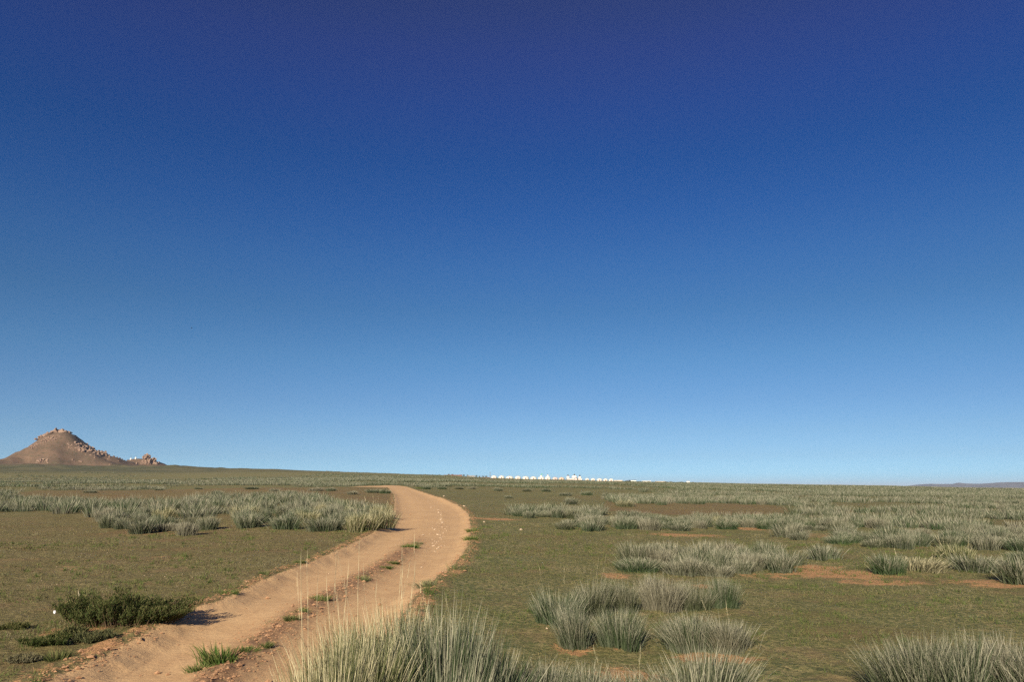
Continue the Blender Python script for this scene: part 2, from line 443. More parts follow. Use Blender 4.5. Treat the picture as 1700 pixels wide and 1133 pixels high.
def join_np(parts):
    V = []; T = []; A = {}; o = 0
    for v, t, a in parts:
        V.append(v); T.append(t + o); o += len(v)
        for k in a: A.setdefault(k, []).append(a[k])
    return np.concatenate(V), np.concatenate(T), {k: np.concatenate(A[k]) for k in A}

def tussock_np(n, R, h, w, segs, seed, stalks=0, lean=0.55, squash=1.0):
    rg = np.random.default_rng(seed)
    # several tight crowns inside the tussock
    nc = 7; ca = rg.uniform(0, 2 * PI, nc); crr = np.sqrt(rg.uniform(0, 1, nc)) * R * 0.75
    ci = rg.integers(0, nc, n)
    px = np.cos(ca[ci]) * crr[ci] + rg.normal(0, R * 0.20, n); py = (np.sin(ca[ci]) * crr[ci] + rg.normal(0, R * 0.20, n)) * squash
    q = np.hypot(px, py) / R
    hh = h * rg.uniform(0.60, 1.0, n) ** 0.8 * (1 - 0.18 * q) * (0.70 + 0.30 * rg.random(nc)[ci])
    out = lean * hh * (0.15 + 0.75 * q) * rg.uniform(0.5, 1.4, n)
    ang = np.arctan2(py, px) + rg.normal(0, 0.45, n)
    lx = np.cos(ang) * out + rg.normal(0, 0.11, n) * hh + 0.03 * hh; ly = np.sin(ang) * out + rg.normal(0, 0.11, n) * hh
    P = np.stack([px, py, np.full(n, -0.03)], -1)
    parts = [ribbons(P, lx, ly, hh, w * rg.uniform(0.6, 1.3, n), segs, rg.uniform(1.1, 1.7, n), rg.uniform(0, 0.92, n), rg=rg)]
    if stalks:
        k = rg.integers(0, n, stalks); Pk = P[k]; f = rg.uniform(1.0, 1.28, stalks)
        hk = h * f
        sx, sy = lx[k] * f * 0.9 + rg.normal(0, .05, stalks), ly[k] * f * 0.9
        parts.append(ribbons(Pk, sx, sy, hk, np.full(stalks, w * 0.38), segs, np.full(stalks, 1.5), np.ones(stalks), rg=rg))
        # feathery seed heads along the last third of each stalk
        m = 7; H = []; LX = []; LY = []; HH = []
        for j in range(m):
            t = 0.72 + 0.04 * j
            H.append(np.stack([Pk[:, 0] + sx * t ** 1.5, Pk[:, 1] + sy * t ** 1.5, Pk[:, 2] + hk * t * 0.985], -1))
            a = rg.uniform(0, 2 * PI, stalks); LX.append(np.cos(a) * .006 + sx * .06); LY.append(np.sin(a) * .012 + sy * .06); HH.append(np.full(stalks, h * 0.11))
        nn = stalks * m
        parts.append(ribbons(np.concatenate(H), np.concatenate(LX), np.concatenate(LY), np.concatenate(HH), np.full(nn, w * 0.34), 2, np.full(nn, 1.0), np.ones(nn), rg=rg))
    return join_np(parts)

def blob(bm, c, s, rot, seed, npts=14, flatb=0.0):
    """an angular boulder: hull of scattered points"""
    rg = random.Random(seed); vs_ = []
    R = Matrix.Rotation(rot, 3, 'Z') @ Matrix.Rotation(rg.uniform(-.4, .4), 3, 'X')
    for i in range(npts):
        z = rg.uniform(-1, 1); a = rg.uniform(0, 2 * PI); q = math.sqrt(1 - z * z); k = rg.uniform(0.75, 1.1)
        p = Vector((q * math.cos(a) * k * s[0], q * math.sin(a) * k * s[1], z * k * s[2]))
        vs_.append(bm.verts.new(R @ p + Vector(c)))
    r = bmesh.ops.convex_hull(bm, input=vs_)
    dele = [g for g in r['geom_interior'] if isinstance(g, bmesh.types.BMVert)]
    if dele: bmesh.ops.delete(bm, geom=dele, context='VERTS')

def lathe(bm, prof, seg=24, c=(0, 0, 0)):
    rings = []
    for (r, z) in prof:
        if r < 1e-4: rings.append([bm.verts.new((c[0], c[1], c[2] + z))])
        else: rings.append([bm.verts.new((c[0] + r * math.cos(2 * PI * i / seg), c[1] + r * math.sin(2 * PI * i / seg), c[2] + z)) for i in range(seg)])
    for a, b in zip(rings[:-1], rings[1:]):
        for i in range(seg):
            j = (i + 1) % seg
            f = [a[i % len(a)], a[j % len(a)], b[j % len(b)], b[i % len(b)]]
            u = []
            for v in f:
                if v not in u: u.append(v)
            if len(u) > 2: bm.faces.new(u)

def box(bm, x0, x1, y0, y1, z0, z1):
    v = [bm.verts.new(p) for p in ((x0, y0, z0), (x1, y0, z0), (x1, y1, z0), (x0, y1, z0), (x0, y0, z1), (x1, y0, z1), (x1, y1, z1), (x0, y1, z1))]
    for f in ((0, 3, 2, 1), (4, 5, 6, 7), (0, 1, 5, 4), (1, 2, 6, 5), (2, 3, 7, 6), (3, 0, 4, 7)): bm.faces.new([v[i] for i in f])

def tube(bm, pts, rad, seg=5):
    rings = []
    for i, p in enumerate(pts):
        p = Vector(p); d = (Vector(pts[min(i + 1, len(pts) - 1)]) - Vector(pts[max(i - 1, 0)])).normalized()
        a = d.orthogonal().normalized(); b = d.cross(a); r = rad[i] if isinstance(rad, (list, tuple)) else rad
        rings.append([bm.verts.new(p + (a * math.cos(2 * PI * k / seg) + b * math.sin(2 * PI * k / seg)) * r) for k in range(seg)])
    for A, B in zip(rings[:-1], rings[1:]):
        for k in range(seg): bm.faces.new([A[k], A[(k + 1) % seg], B[(k + 1) % seg], B[k]])
    bm.faces.new(rings[0][::-1]); bm.faces.new(rings[-1])

# ------------------------------------------------------------------ where the tussocks stand (ground positions read from the photograph)
def poly_ground(pts): return march(*zip(*pts), base_h, 500.0)

def scatter(poly, spacing, seed, jitter=0.42, cut=None):
    """jittered hexagonal scatter inside a ground polygon"""
    rg = np.random.default_rng(seed)
    x0, y0 = poly.min(0); x1, y1 = poly.max(0)
    ny = int((y1 - y0) / (spacing * 0.87)) + 2; nx = int((x1 - x0) / spacing) + 2
    gx, gy = np.meshgrid(np.arange(nx), np.arange(ny))
    x = x0 + (gx + 0.5 * (gy % 2)) * spacing + rg.uniform(-jitter, jitter, gx.shape) * spacing
    y = y0 + gy * spacing * 0.87 + rg.uniform(-jitter, jitter, gx.shape) * spacing
    x, y = x.ravel(), y.ravel(); m = in_poly(x, y, poly)
    x, y = x[m], y[m]
    if cut is not None:
        m = fbm(x / cut[0], y / cut[0], cut[2], 3) > cut[1]; x, y = x[m], y[m]
    return np.stack([x, y], -1)

# (name of the patch, pixel outline of the ground it covers, spacing, height, gaps)
PATCHES = [
 ('silvery grass tussock in the broad clump band left of the dirt track', [(-60, 852), (60, 853), (140, 855), (150, 864), (175, 878), (205, 880), (225, 871), (255, 884), (345, 882), (360, 872), (430, 877), (450, 868), (480, 879), (530, 872), (545, 881), (596, 881), (628, 872), (640, 866), (645, 852), (610, 846), (560, 838), (530, 828), (430, 824), (345, 826), (300, 834), (240, 836), (180, 838), (130, 834), (60, 831), (-60, 831)], 1.18, 0.70, (4.0, -0.12, 51)),
 ('grey-green grass tussock in the long clump row right of the track bend', [(840, 857), (870, 861), (925, 861), (955, 864), (1000, 856), (1000, 849), (920, 848), (850, 848)], 0.80, 0.52, None),
 ('pale grass tussock in the front row of the middle right clump band', [(940, 880), (960, 886), (1055, 879), (1090, 883), (1205, 884), (1235, 878), (1258, 880), (1310, 882), (1300, 864), (1200, 862), (1100, 866), (1060, 858), (1000, 856), (960, 862)], .90, 0.56, (3.4, -0.16, 57)),
 ('thin grass tussock in the scattered clumps beyond the middle right band', [(1030, 842), (1140, 840), (1210, 846), (1300, 850), (1330, 842), (1300, 826), (1150, 822), (1000, 826)], 1.25, 0.55, (8, -0.05, 61)),
 ('straw tipped grass tussock in the long bed across the right foreground', [(1016, 941), (1040, 948), (1110, 955), (1180, 960), (1240, 957), (1290, 951), (1325, 940), (1318, 930), (1240, 930), (1150, 930), (1080, 928), (1030, 930)], 0.66, 0.52, None),
 ('grey-green grass tussock in the large clump field by the right frame edge', [(1300, 900), (1345, 930), (1372, 937), (1440, 938), (1455, 951), (1530, 954), (1568, 948), (1600, 930), (1640, 926), (1690, 945), (1760, 958), (1800, 900), (1760, 862), (1600, 862), (1545, 866), (1400, 860), (1310, 868)], 0.95, 0.56, (2.8, -0.08, 66)),
 ('small grey grass tussock in the distant right clump field', [(1310, 864), (1400, 858), (1545, 862), (1760, 860), (1800, 836), (1600, 833), (1560, 846), (1400, 846), (1330, 838)], 1.12, 0.58, (4.5, -0.08, 71)),
]
TS = []            # x, y, height, radius, label, group, kind of blades
def add_ts(u, v, h, R, label, kind='tuss', group='grass tussocks on the steppe'):
    p = march([u], [v], base_h, 500.0)[0]; TS.append([p[0], p[1], h, R, label, group, kind])

# single tussocks one can point at
EXPLICIT = [
 (590, 1262, 1.04, 0.29, 'big straw-tipped tussock filling the bottom edge beside the track, left part', 'gold'),
 (652, 1225, 1.06, 0.32, 'tallest straw-tipped tussock at the bottom edge with seed stalks over the track', 'gold'),
 (735, 1250, 1.24, 0.31, 'bushy grey tussock in the middle of the bottom edge, right of the tallest', 'big'),
 (800, 1215, 0.91, 0.29, 'spreading tussock at bottom edge whose long stalks lean to the right', 'big'),
 (540, 1330, 1.02, 0.23, 'yellowish tussock at bottom edge nearest the right wheel rut', 'gold'),
 (690, 1400, 1.05, 0.34, 'near dark-hearted tussock cut off by the bottom edge of the picture', 'big'),
 (905, 1190, 0.54, 0.27, 'low grey tussock at the bottom edge just right of the picture middle', 'big'),
 (965, 1215, 0.57, 0.27, 'second low grey tussock right of the picture middle, at bottom edge', 'big'),
 (1040, 1190, 0.50, 0.25, 'pale tussock at bottom edge left of the lone bottom clump', 'big'),
 (1160, 1190, 0.63, 0.29, 'lone rounded tussock at the bottom edge below the big oval clump', 'big'),
 (1530, 1165, 0.73, 0.30, 'large spiky tussock in the bottom right corner casting dark shade leftward', 'big'),
 (1600, 1170, 0.73, 0.28, 'spiky tussock in the bottom right corner, middle one of the row', 'big'),
 (1670, 1160, 0.68, 0.28, 'spiky tussock at the bottom right, next to the right frame edge', 'big'),
 (1735, 1175, 0.71, 0.28, 'tussock cut off by the right frame edge in the bottom corner', 'big'),
 (926, 1038, 0.60, 0.25, 'leftmost tussock of the foreground ring with pale fan of blades', 'big'),
 (984, 1020, 0.68, 0.23, 'tall tussock at the back of the foreground ring beside the leftmost', 'big'),
 (962, 1074, 0.58, 0.20, 'dark narrow tussock at the front left of the foreground ring', 'big'),
 (1030, 1078, 0.56, 0.22, 'greenish tussock at the front of the foreground ring above bare soil', 'big'),
 (1046, 1016, 0.56, 0.21, 'upright tussock in the middle of the foreground ring back row', 'big'),
 (1098, 1014, 0.66, 0.24, 'bushy tussock in the foreground ring back row, right of its middle', 'big'),
 (1152, 1012, 0.52, 0.20, 'pale tussock towards the right end of the foreground ring', 'big'),
 (1198, 1010, 0.60, 0.20, 'rightmost tussock of the foreground ring', 'big'),
 (1156, 1082, 0.52, 0.25, 'left half of the big oval clump in the lower right foreground', 'big'),
 (1210, 1080, 0.51, 0.25, 'right half of the big oval clump in the lower right foreground', 'big'),
 (1618, 950, .50, .42, 'separate round tussock on a sandy mound near the right edge', 'tuss'),
 (1478, 953, .50, .34, 'dense dark tussock at the front of the right field with shade beside it', 'tuss'),
 (1700, 968, .62, .42, 'nearest tussock at the right edge with the broad black shadow', 'tuss'),
 (594, 883, .80, .48, 'golden-tipped tussock beside the left edge of the track', 'goldm'),
 (628, 878, .84, .45, 'tall golden tussock overhanging the track with shadow on the sand', 'goldm'),
 (632, 862, .80, .40, 'golden tussock behind the one that overhangs the track', 'goldm'),
 (180, 877, .62, .34, 'dark green tussock in front of the left band, first of the outliers', 'tuss'),
 (204, 879, .46, .26, 'small pale tussock in front of the left band beside the dark one', 'tuss'),
 (238, 886, .62, .40, 'wide tussock in front of the left band with two thin shadows', 'tuss'),
 (310, 890, .62, .32, 'lone bright tussock furthest forward of the left band', 'tuss'),
 (282, 878, .56, .26, 'tussock just behind and left of the lone bright one', 'tuss'),
 (345, 880, .66, .34, 'green tussock with a long shadow right of the lone bright one', 'tuss'),
 (412, 877, .62, .50, 'broad tussock on the front edge of the left band near its middle', 'tuss'),
 (478, 879, .62, .50, 'broad tussock on the front edge of the left band, towards the track', 'tuss'),
 (537, 882, .62, .52, 'broad dark-footed tussock second from the track in the left band', 'tuss'),
 (946, 838, .60, .50, 'isolated tussock above the middle clump band right of the track', 'tuss'),
 (826, 816, .60, .55, 'small dark isolated tussock on the plain right of the track top', 'tuss'),
 (845, 828, .35, .40, 'faint thin tussock on bare green plain right of the track', 'tuss'),
 (876, 817, .55, .60, 'first of the small separate tussocks on the middle plain', 'tuss'),
 (905, 817, .55, .70, 'second of the small separate tussocks on the middle plain', 'tuss'),
 (940, 824, .55, .65, 'third small separate tussock, nearer the viewer, on the middle plain', 'tuss'),
 (976, 823, .65, .60, 'dark round tussock right of the small separate ones', 'tuss'),
 (1010, 825, .60, .55, 'tussock between the plain and the dense right-hand fields', 'tuss'),
 (1036, 842, .62, .45, 'yellowish isolated tussock on the bare ground right of centre', 'goldm'),
 (1103, 834, .60, .50, 'dark green isolated tussock on bare brown ground right of centre', 'tuss'),
 (708, 813, .62, .55, 'dark tussock at the inside of the far track bend', 'tuss'),
 (735, 813, .55, .60, 'tussock right after the dark one at the far track bend', 'tuss'),
 (762, 813, .50, .60, 'third tussock from the far track bend', 'tuss'),
 (783, 813, .55, .50, 'last dark tussock of the row at the far track bend', 'tuss'),
 (640, 820, .60, .50, 'dark tussock at the left lip of the far track bend', 'tuss'),
 (618, 819, .55, .60, 'tussock left of the dark one at the far track bend', 'tuss'),
 (548, 816, .55, .60, 'tussock pair member on the plain left of the far track bend', 'tuss'),
 (524, 816, .60, .70, 'grey tussock on the plain further left of the far track bend', 'tuss'),
 (150, 819, .45, .70, 'thin clump on the reddish plain left of the long low grey one', 'tuss'),
 (455, 817, .50, .60, 'clump on the reddish plain above the middle of the left band', 'tuss'),
 (480, 821, .50, .70, 'clump just in front of the one above the middle of the left band', 'tuss'),
 (585, 822, .50, .55, 'small clump on the plain nearest the left lip of the track', 'tuss'),
 (420, 813, .45, .80, 'far clump on the plain above the left band', 'tuss'),
 (330, 813, .45, .50, 'small far clump on the reddish plain right of the dark one', 'tuss'),
 (198, 812, .55, .95, 'long low grey clump alone on the reddish plain at left', 'tuss'),
 (264, 815, .50, .60, 'dark clump alone on the reddish plain at left', 'tuss'),
 (362, 822, .60, .60, 'dark clump above the left band', 'tuss'),
]
for u, v, h, R, lab, kd in EXPLICIT: add_ts(u, v, h, R, lab, kd)
nexp = len(TS)
EXP_XY = np.array([(t[0], t[1]) for t in TS])
PATCH_POLY = []
for k, (lab, pts, sp, hh, cut) in enumerate(PATCHES):
    poly = poly_ground(pts); PATCH_POLY.append(poly)
    for x, y in scatter(poly, sp, 100 + k, cut=cut):
        if np.min(np.hypot(EXP_XY[:, 0] - x, EXP_XY[:, 1] - y)) < 0.5: continue
        s_, _, _ = road_info(np.array([x]), np.array([y]))
        if s_[0] > -0.35: continue
        kd = 'goldm' if (k == 0 and rng.random() < 0.10) or rng.random() < 0.03 else 'tuss'
        TS.append([x, y, hh * rng.uniform(0.55, 1.22), rng.uniform(.24, .48), lab, 'grass tussocks: ' + lab.split(' tussock ')[-1], kd])
rest = sorted(TS[nexp:], key=lambda t: math.hypot(t[0], t[1]))
n_ind = 300 - nexp
INDIV = TS[:nexp] + rest[:n_ind]; MID = rest[n_ind:]
print('TUSSOCKS', len(TS), 'individual', len(INDIV), 'rest', len(MID))
TXY = np.array([(t[0], t[1], t[3]) for t in TS])

# ------------------------------------------------------------------ ground sheet (one height field, split into ground, track and hill)
SANDP = [((820, 861), 1.7, .55, 1.0), ((1390, 946), 1.6, .5, 1.0), ((1350, 936), .9, .3, .9), ((1470, 962), 1.2, .25, .9), ((1140, 889), 2.0, .6, .9), ((1245, 877), 1.0, .6, .9),
         ((1640, 962), 1.4, .4, .8), ((1600, 890), 1.8, .8, .8), ((1380, 892), 1.8, 1.2, .7), ((1165, 966), .8, .2, .8), ((1020, 946), .6, .3, .8), ((950, 1050), .35, .2, .9),
         ((1030, 1092), .6, .25, .9), ((1190, 1094), .8, .18, .9), ((130, 1028), .45, .16, 1.2), ((170, 1050), .22, .16, 1.2), ((780, 905), .5, 1.5, .6), ((250, 884), 2.8, .8, .6), ((1060, 1110), .8, .4, .6),
         ((1330, 1050), 1.0, .8, .35), ((1290, 950), .5, .3, .7), ((60, 1110), .9, .3, .5), ((740, 838), 1.2, 1.6, .5), ((1400, 850), 5, 1.5, .35), ((1260, 955), .8, .3, .7), ((100, 940), 1.6, .5, .5), ((250, 925), 2.0, .5, .5)]
SANDG = [(*march([p[0]], [p[1]], base_h, 400)[0], a, b, s) for p, a, b, s in SANDP]
RED_POLY = poly_ground([(0, 824), (60, 815), (330, 812), (650, 811), (655, 838), (600, 834), (520, 820), (330, 828), (220, 832), (100, 830)])
RED2 = poly_ground([(1010, 830), (1140, 832), (1300, 842), (1320, 852), (1180, 858), (1060, 852), (1000, 848)])

def masks(x, y, info):
    sd, lat, al = info; r = np.hypot(x, y)
    road = sstep(sd, -0.12, 0.12)
    sand = np.zeros_like(x)
    for gx, gy, a, b, s in SANDG:
        sand = np.maximum(sand, s * np.exp(-(((x - gx) / a) ** 2 + ((y - gy) / (b * 2.2)) ** 2)))
    bank = np.exp(-((sd + 0.15) / 0.3) ** 2); sand = np.maximum(sand, 0.66 * bank * (r < 90))
    near = (r < 75)
    if near.any():
        xs, ys = x[near], y[near]; acc = np.zeros_like(xs)
        for tx, ty, tr in TXY:
            rr = math.hypot(tx, ty)
            if rr > 45: continue
            m = (np.abs(xs - tx) < 1.2) & (np.abs(ys - ty) < 1.2)
            acc[m] = np.maximum(acc[m], 0.56 * np.exp(-((xs[m] - tx) ** 2 + (ys[m] - ty) ** 2) / (tr * 1.35) ** 2))
        sand[near] = np.maximum(sand[near], acc)
    earth = 0.15 * sstep(fbm(x / 9, y / 7, 77, 3), 0.0, 0.35)
    m = (r < 260)
    ins = np.zeros(x.shape, bool); ins[m] = in_poly(x[m], y[m], RED_POLY) | in_poly(x[m], y[m], RED2)
    earth = earth + 0.55 * ins + 0.38 * (np.arctan2(x, y) < -0.1) * (1 - sstep(r, 30, 60))
    earth = earth + 0.45 * sstep(r, 640, 690) * (1 - sstep(r, 760, 800)) * (np.abs(np.arctan2(x, y) - .02) < .16)
    return road, sand, earth

def build_ground():
    azf = np.radians(np.linspace(-44, 44, 660)); azc = np.radians(np.linspace(44, 316, 60))[1:-1]
    az = np.concatenate([azf, azc]); A = len(az)
    r = [0.35]
    while r[-1] < 20000:
        q = r[-1]
        k = 0.10 if q < 3.5 else 0.0085 if q < 45 else 0.013 if q < 300 else 0.010 if q < 1100 else 0.035
        r.append(q * (1 + k))
    r = np.array(r); R_ = len(r)
    rr, aa = np.meshgrid(r, az, indexing='ij')
    x = (rr * np.sin(aa)).ravel(); y = (rr * np.cos(aa)).ravel()
    info = road_info(x, y)
    z = height(x, y, info)
    road, sand, earth = masks(x, y, info)
    rad = np.hypot(x, y)
    e = np.zeros_like(x); far = rad > 450; e[far] = hill_e(x[far], y[far]) * sstep(rad[far], 450, 620)
    hillup = sstep(e, 6.5, 19)
    r2 = np.hypot(x - H2X, y - H2Y); hillup = np.maximum(hillup, np.exp(-(r2 / 34) ** 2) * 1.1 * (rad > 450))
    skirt = sstep(e, 2.0, 7.0) * sstep(rad, 500, 620)
    med = median_mask(x, y, info[1], info[0])
    V = np.stack([x, y, z], -1); V = np.vstack([V, [[0, 0, float(height(np.array([0.0]), np.array([0.0]))[0])]]])
    i = np.arange(R_ - 1)[:, None]; j = np.arange(A)[None, :]; j2 = (j + 1) % A
    Q = np.stack([i * A + j, i * A + j2, (i + 1) * A + j2, (i + 1) * A + j], -1).reshape(-1, 4)
    at = dict(road=road, sand=sand, earth=earth, hillup=hillup, skirt=skirt, lat=info[1], along=info[2], median=med)
    at = {k: np.append(v, 0.0) for k, v in at.items()}
    fr = road[Q].mean(1) > 0.5; fh = (e[Q].mean(1) > 3.5) & ~fr
    fg = ~fr & ~fh
    cen = len(V) - 1
    for name, msk in (('ground', fg), ('dirt_track', fr), ('hill', fh)):
        q = Q[msk]; q = q[:, ::-1]
        used, inv = np.unique(q, return_inverse=True)
        me = mesh_np(name, V[used], inv.reshape(-1, 4), {k: v[used] for k, v in at.items()}, smooth=True)
        o = obj(name, me, M_GROUND); tag(o, kind='structure')
        if name == 'ground': print('GROUND faces', len(q))
    labels = {'ground': 'flat dry steppe of short olive turf and bare reddish soil', 'dirt_track': 'sandy two-rut dirt track curving away to the left',
              'hill': 'brown conical hill with green skirts on the left horizon'}
    for k, v in labels.items():
        bpy.data.objects[k]['label'] = v
build_ground()

# mountains at the far right, part of their haze put into the slope colour
def build_mountains():
    prof = [(1380, 813), (1470, 809), (1500, 807.3), (1520, 805.5), (1545, 803.2), (1570, 803.6), (1580, 804), (1590, 801.8), (1605, 803.2), (1625, 803.6), (1640, 802.5), (1660, 801), (1680, 800.4), (1700, 800), (1760, 797), (1850, 799), (1960, 803), (2080, 810)]
    azs = np.array([float(paz(u, 803)) for u, v in prof]); sl = np.array([float(pslope(u, v)) for u, v in prof])
    D = 6500.0
    a = np.linspace(azs[0], azs[-1], 260); d = np.linspace(-1, 1, 26)
    T_ = np.interp(a, azs, sl)
    V = []; 
    for dd in d:
        rr = D + dd * 1300
        f = np.clip(1 - np.abs(dd) ** 1.3, 0, 1)
        z = (CAM_Z + T_ * D) * f - 30 * (1 - f) + fbm(np.sin(a) * rr / 260, np.full_like(a, rr / 260), 90, 4) * 26 * (f > 0) * (abs(dd) > 0.02) * f * np.clip(T_ * D / 60, 0.1, 1)
        V.append(np.stack([np.sin(a) * rr, np.cos(a) * rr, z], -1))
    V = np.array(V); n, k = V.shape[:2]
    i = np.arange(n - 1)[:, None]; j = np.arange(k - 1)[None]
    Q = np.stack([i * k + j, i * k + j + 1, (i + 1) * k + j + 1, (i + 1) * k + j], -1).reshape(-1, 4)[:, ::-1]
    m, nn, l, b = mat('haze_tinted_slopes'); g = NG(nn, l)
    l.new(g.mix(g.rng(g.noise(g.pos(), 0.004, 6, 0.65), 0.35, 0.65), (0.105, 0.100, 0.105), (0.150, 0.140, 0.140)), b.inputs['Base Color'])  # brown rock greyed here: distance haze painted into the base colour
    o = obj('mountains', mesh_np('mountains', V.reshape(-1, 3), Q, smooth=True), m)
    tag(o, 'low bluish mountain range on the right horizon', kind='structure')
build_mountains()

# ------------------------------------------------------------------ tussocks
def make_protos(kind, variants):
    out = []
    for i in range(variants):
        if kind == 'big': V, T, A = tussock_np(1500, .26, .5, .0058, 3, 10 + i, stalks=2 * (i % 3 == 0), lean=.75); m, h0, r0 = M_TUSS, .5, .26
        elif kind == 'gold': V, T, A = tussock_np(1500, .28, .8, .0064, 4, 40 + i, stalks=6, lean=.48); m, h0, r0 = M_YELL, .8, .28
        elif kind == 'goldm': V, T, A = tussock_np(800, .42, .75, .014, 3, 60 + i, stalks=4, lean=.5); m, h0, r0 = M_YELL, .75, .42
        else: V, T, A = tussock_np(900, .38, .55, .0115, 3, 80 + i, stalks=0, lean=.7); m, h0, r0 = M_TUSS, .55, .38
        me = mesh_np('blades', V, T, A); me.materials.append(m); out.append((me, h0, r0))
    return out
PROTO = {'big': make_protos('big', 6), 'gold': make_protos('gold', 3), 'goldm': make_protos('goldm', 2), 'tuss': make_protos('tuss', 7)}
heights = height(np.array([t[0] for t in INDIV]), np.array([t[1] for t in INDIV]))
for i, (x, y, h, R, lab, grp, kd) in enumerate(INDIV):
    me, h0, r0 = PROTO[kd][int(rng.integers(len(PROTO[kd])))]
    o = bpy.data.objects.new('grass_tussock', me); C.objects.link(o)
    o.location = (x, y, float(heights[i]) + 0.005); o.rotation_euler = (0, 0, rng.uniform(0, 2 * PI))
    sx = R / r0; o.scale = (sx * rng.uniform(.9, 1.1), sx * rng.uniform(.9, 1.1), h / h0)
    tag(o, lab, 'grass tussock', grp)

# all farther tussocks, past what one could count: one mesh
def build_far_tussocks():
    parts = []
    rg = np.random.default_rng(5)
    if MID:
        M_ = np.array([(t[0], t[1], t[2], t[3]) for t in MID]); nb = 90
        n = len(M_); k = np.repeat(np.arange(n), nb)
        a = rg.uniform(0, 2 * PI, n * nb); q = np.sqrt(rg.uniform(0, 1, n * nb))
        px = M_[k, 0] + np.cos(a) * q * M_[k, 3]; py = M_[k, 1] + np.sin(a) * q * M_[k, 3]
        z = height(M_[:, 0], M_[:, 1])[k] - 0.02
        hh = M_[k, 2] * rg.uniform(.5, 1.05, n * nb) * (1 - .15 * q); out = hh * (.1 + .5 * q)
        parts.append(ribbons(np.stack([px, py, z], -1), np.cos(a) * out + rg.normal(0, .06, n * nb) * hh, np.sin(a) * out, hh, rg.uniform(.018, .034, n * nb), 2, np.full(n * nb, 1.3), rg.uniform(0, .95, n * nb), rg.uniform(0, 1, n)[k], rg=rg))
    # open plain beyond: density falls and rises in long drifts
    def drift(n, r0, r1, spread, nb, w, h, thr, lam):
        az = rg.uniform(math.radians(-39), math.radians(39), n); r = np.sqrt(rg.uniform(r0 ** 2, r1 ** 2, n))
        x, y = np.sin(az) * r, np.cos(az) * r
        f = fbm(x / lam / 1.5 + 3, y / lam * 1.2, 120, 4)
        u = 850 + np.tan(az) * 1252
        t2 = thr - 0.10 * (u > 1120) - 0.05 * (r > 130) + 0.06 * ((u < 700) & (r < 120))
        keep = f > t2
        keep &= ~((r > 620) & (u > 725) & (u < 1125))
        ins = np.zeros(n, bool)
        for P in PATCH_POLY: ins |= in_poly(x, y, P)
        ins |= in_poly(x, y, RED_POLY) | in_poly(x, y, RED2)
        sd, _, _ = road_info(x, y); ins |= sd > -1.0
        # keep the open plain between the track and the middle clumps bare
        bare = (u > 655) & (u < 1020) & (r < 92)
        bare |= (u > 1010) & (u < 1120) & (r < 75) & (rg.random(n) < .7)
        bare |= (u < 655) & (r < 62)
        bare |= (u > 1400) & (u < 1560) & (r > 50) & (r < 68)
        e = np.zeros(n); ff = r > 450
        e[ff] = hill_e(x[ff], y[ff]) * sstep(r[ff], 450, 620); bare |= (e > 4.5)
        keep &= ~ins & ~bare
        x, y = x[keep], y[keep]; n = len(x); z = height(x, y) - .03
        s = rg.uniform(.6, 1.25, n); c = np.clip(rg.normal(.5, .2, n) + 0.5 * fbm(x / 30, y / 30, 130, 2), 0, 1)
        k = np.repeat(np.arange(n), nb); a = rg.uniform(0, 2 * PI, n * nb); q = np.sqrt(rg.uniform(0, 1, n * nb))
        R = spread * s[k]
        hh = h * s[k] * rg.uniform(.5, 1.05, n * nb); out = hh * (.1 + .5 * q)
        parts.append(ribbons(np.stack([x[k] + np.cos(a) * q * R, y[k] + np.sin(a) * q * R, z[k]], -1), np.cos(a) * out, np.sin(a) * out, hh, rg.uniform(.7, 1.3, n * nb) * w, 2, np.full(n * nb, 1.3), rg.uniform(0, .9, n * nb), c[k], rg=rg))
        print('DRIFT', r0, r1, n)
    drift(15000, 42, 150, .50, 30, .042, .56, .16, 9)
    drift(38000, 150, 360, .65, 14, .09, .62, .17, 16)
    drift(34000, 360, 800, 1.0, 8, .24, .72, .15, 28)
    V, T, A = join_np(parts)
    o = obj('distant_tussocks', mesh_np('distant_tussocks', V, T, A), M_TUSSF)
    tag(o, 'drifts of small grass tussocks covering the plain to the horizon', 'grass', kind='stuff')
build_far_tussocks()

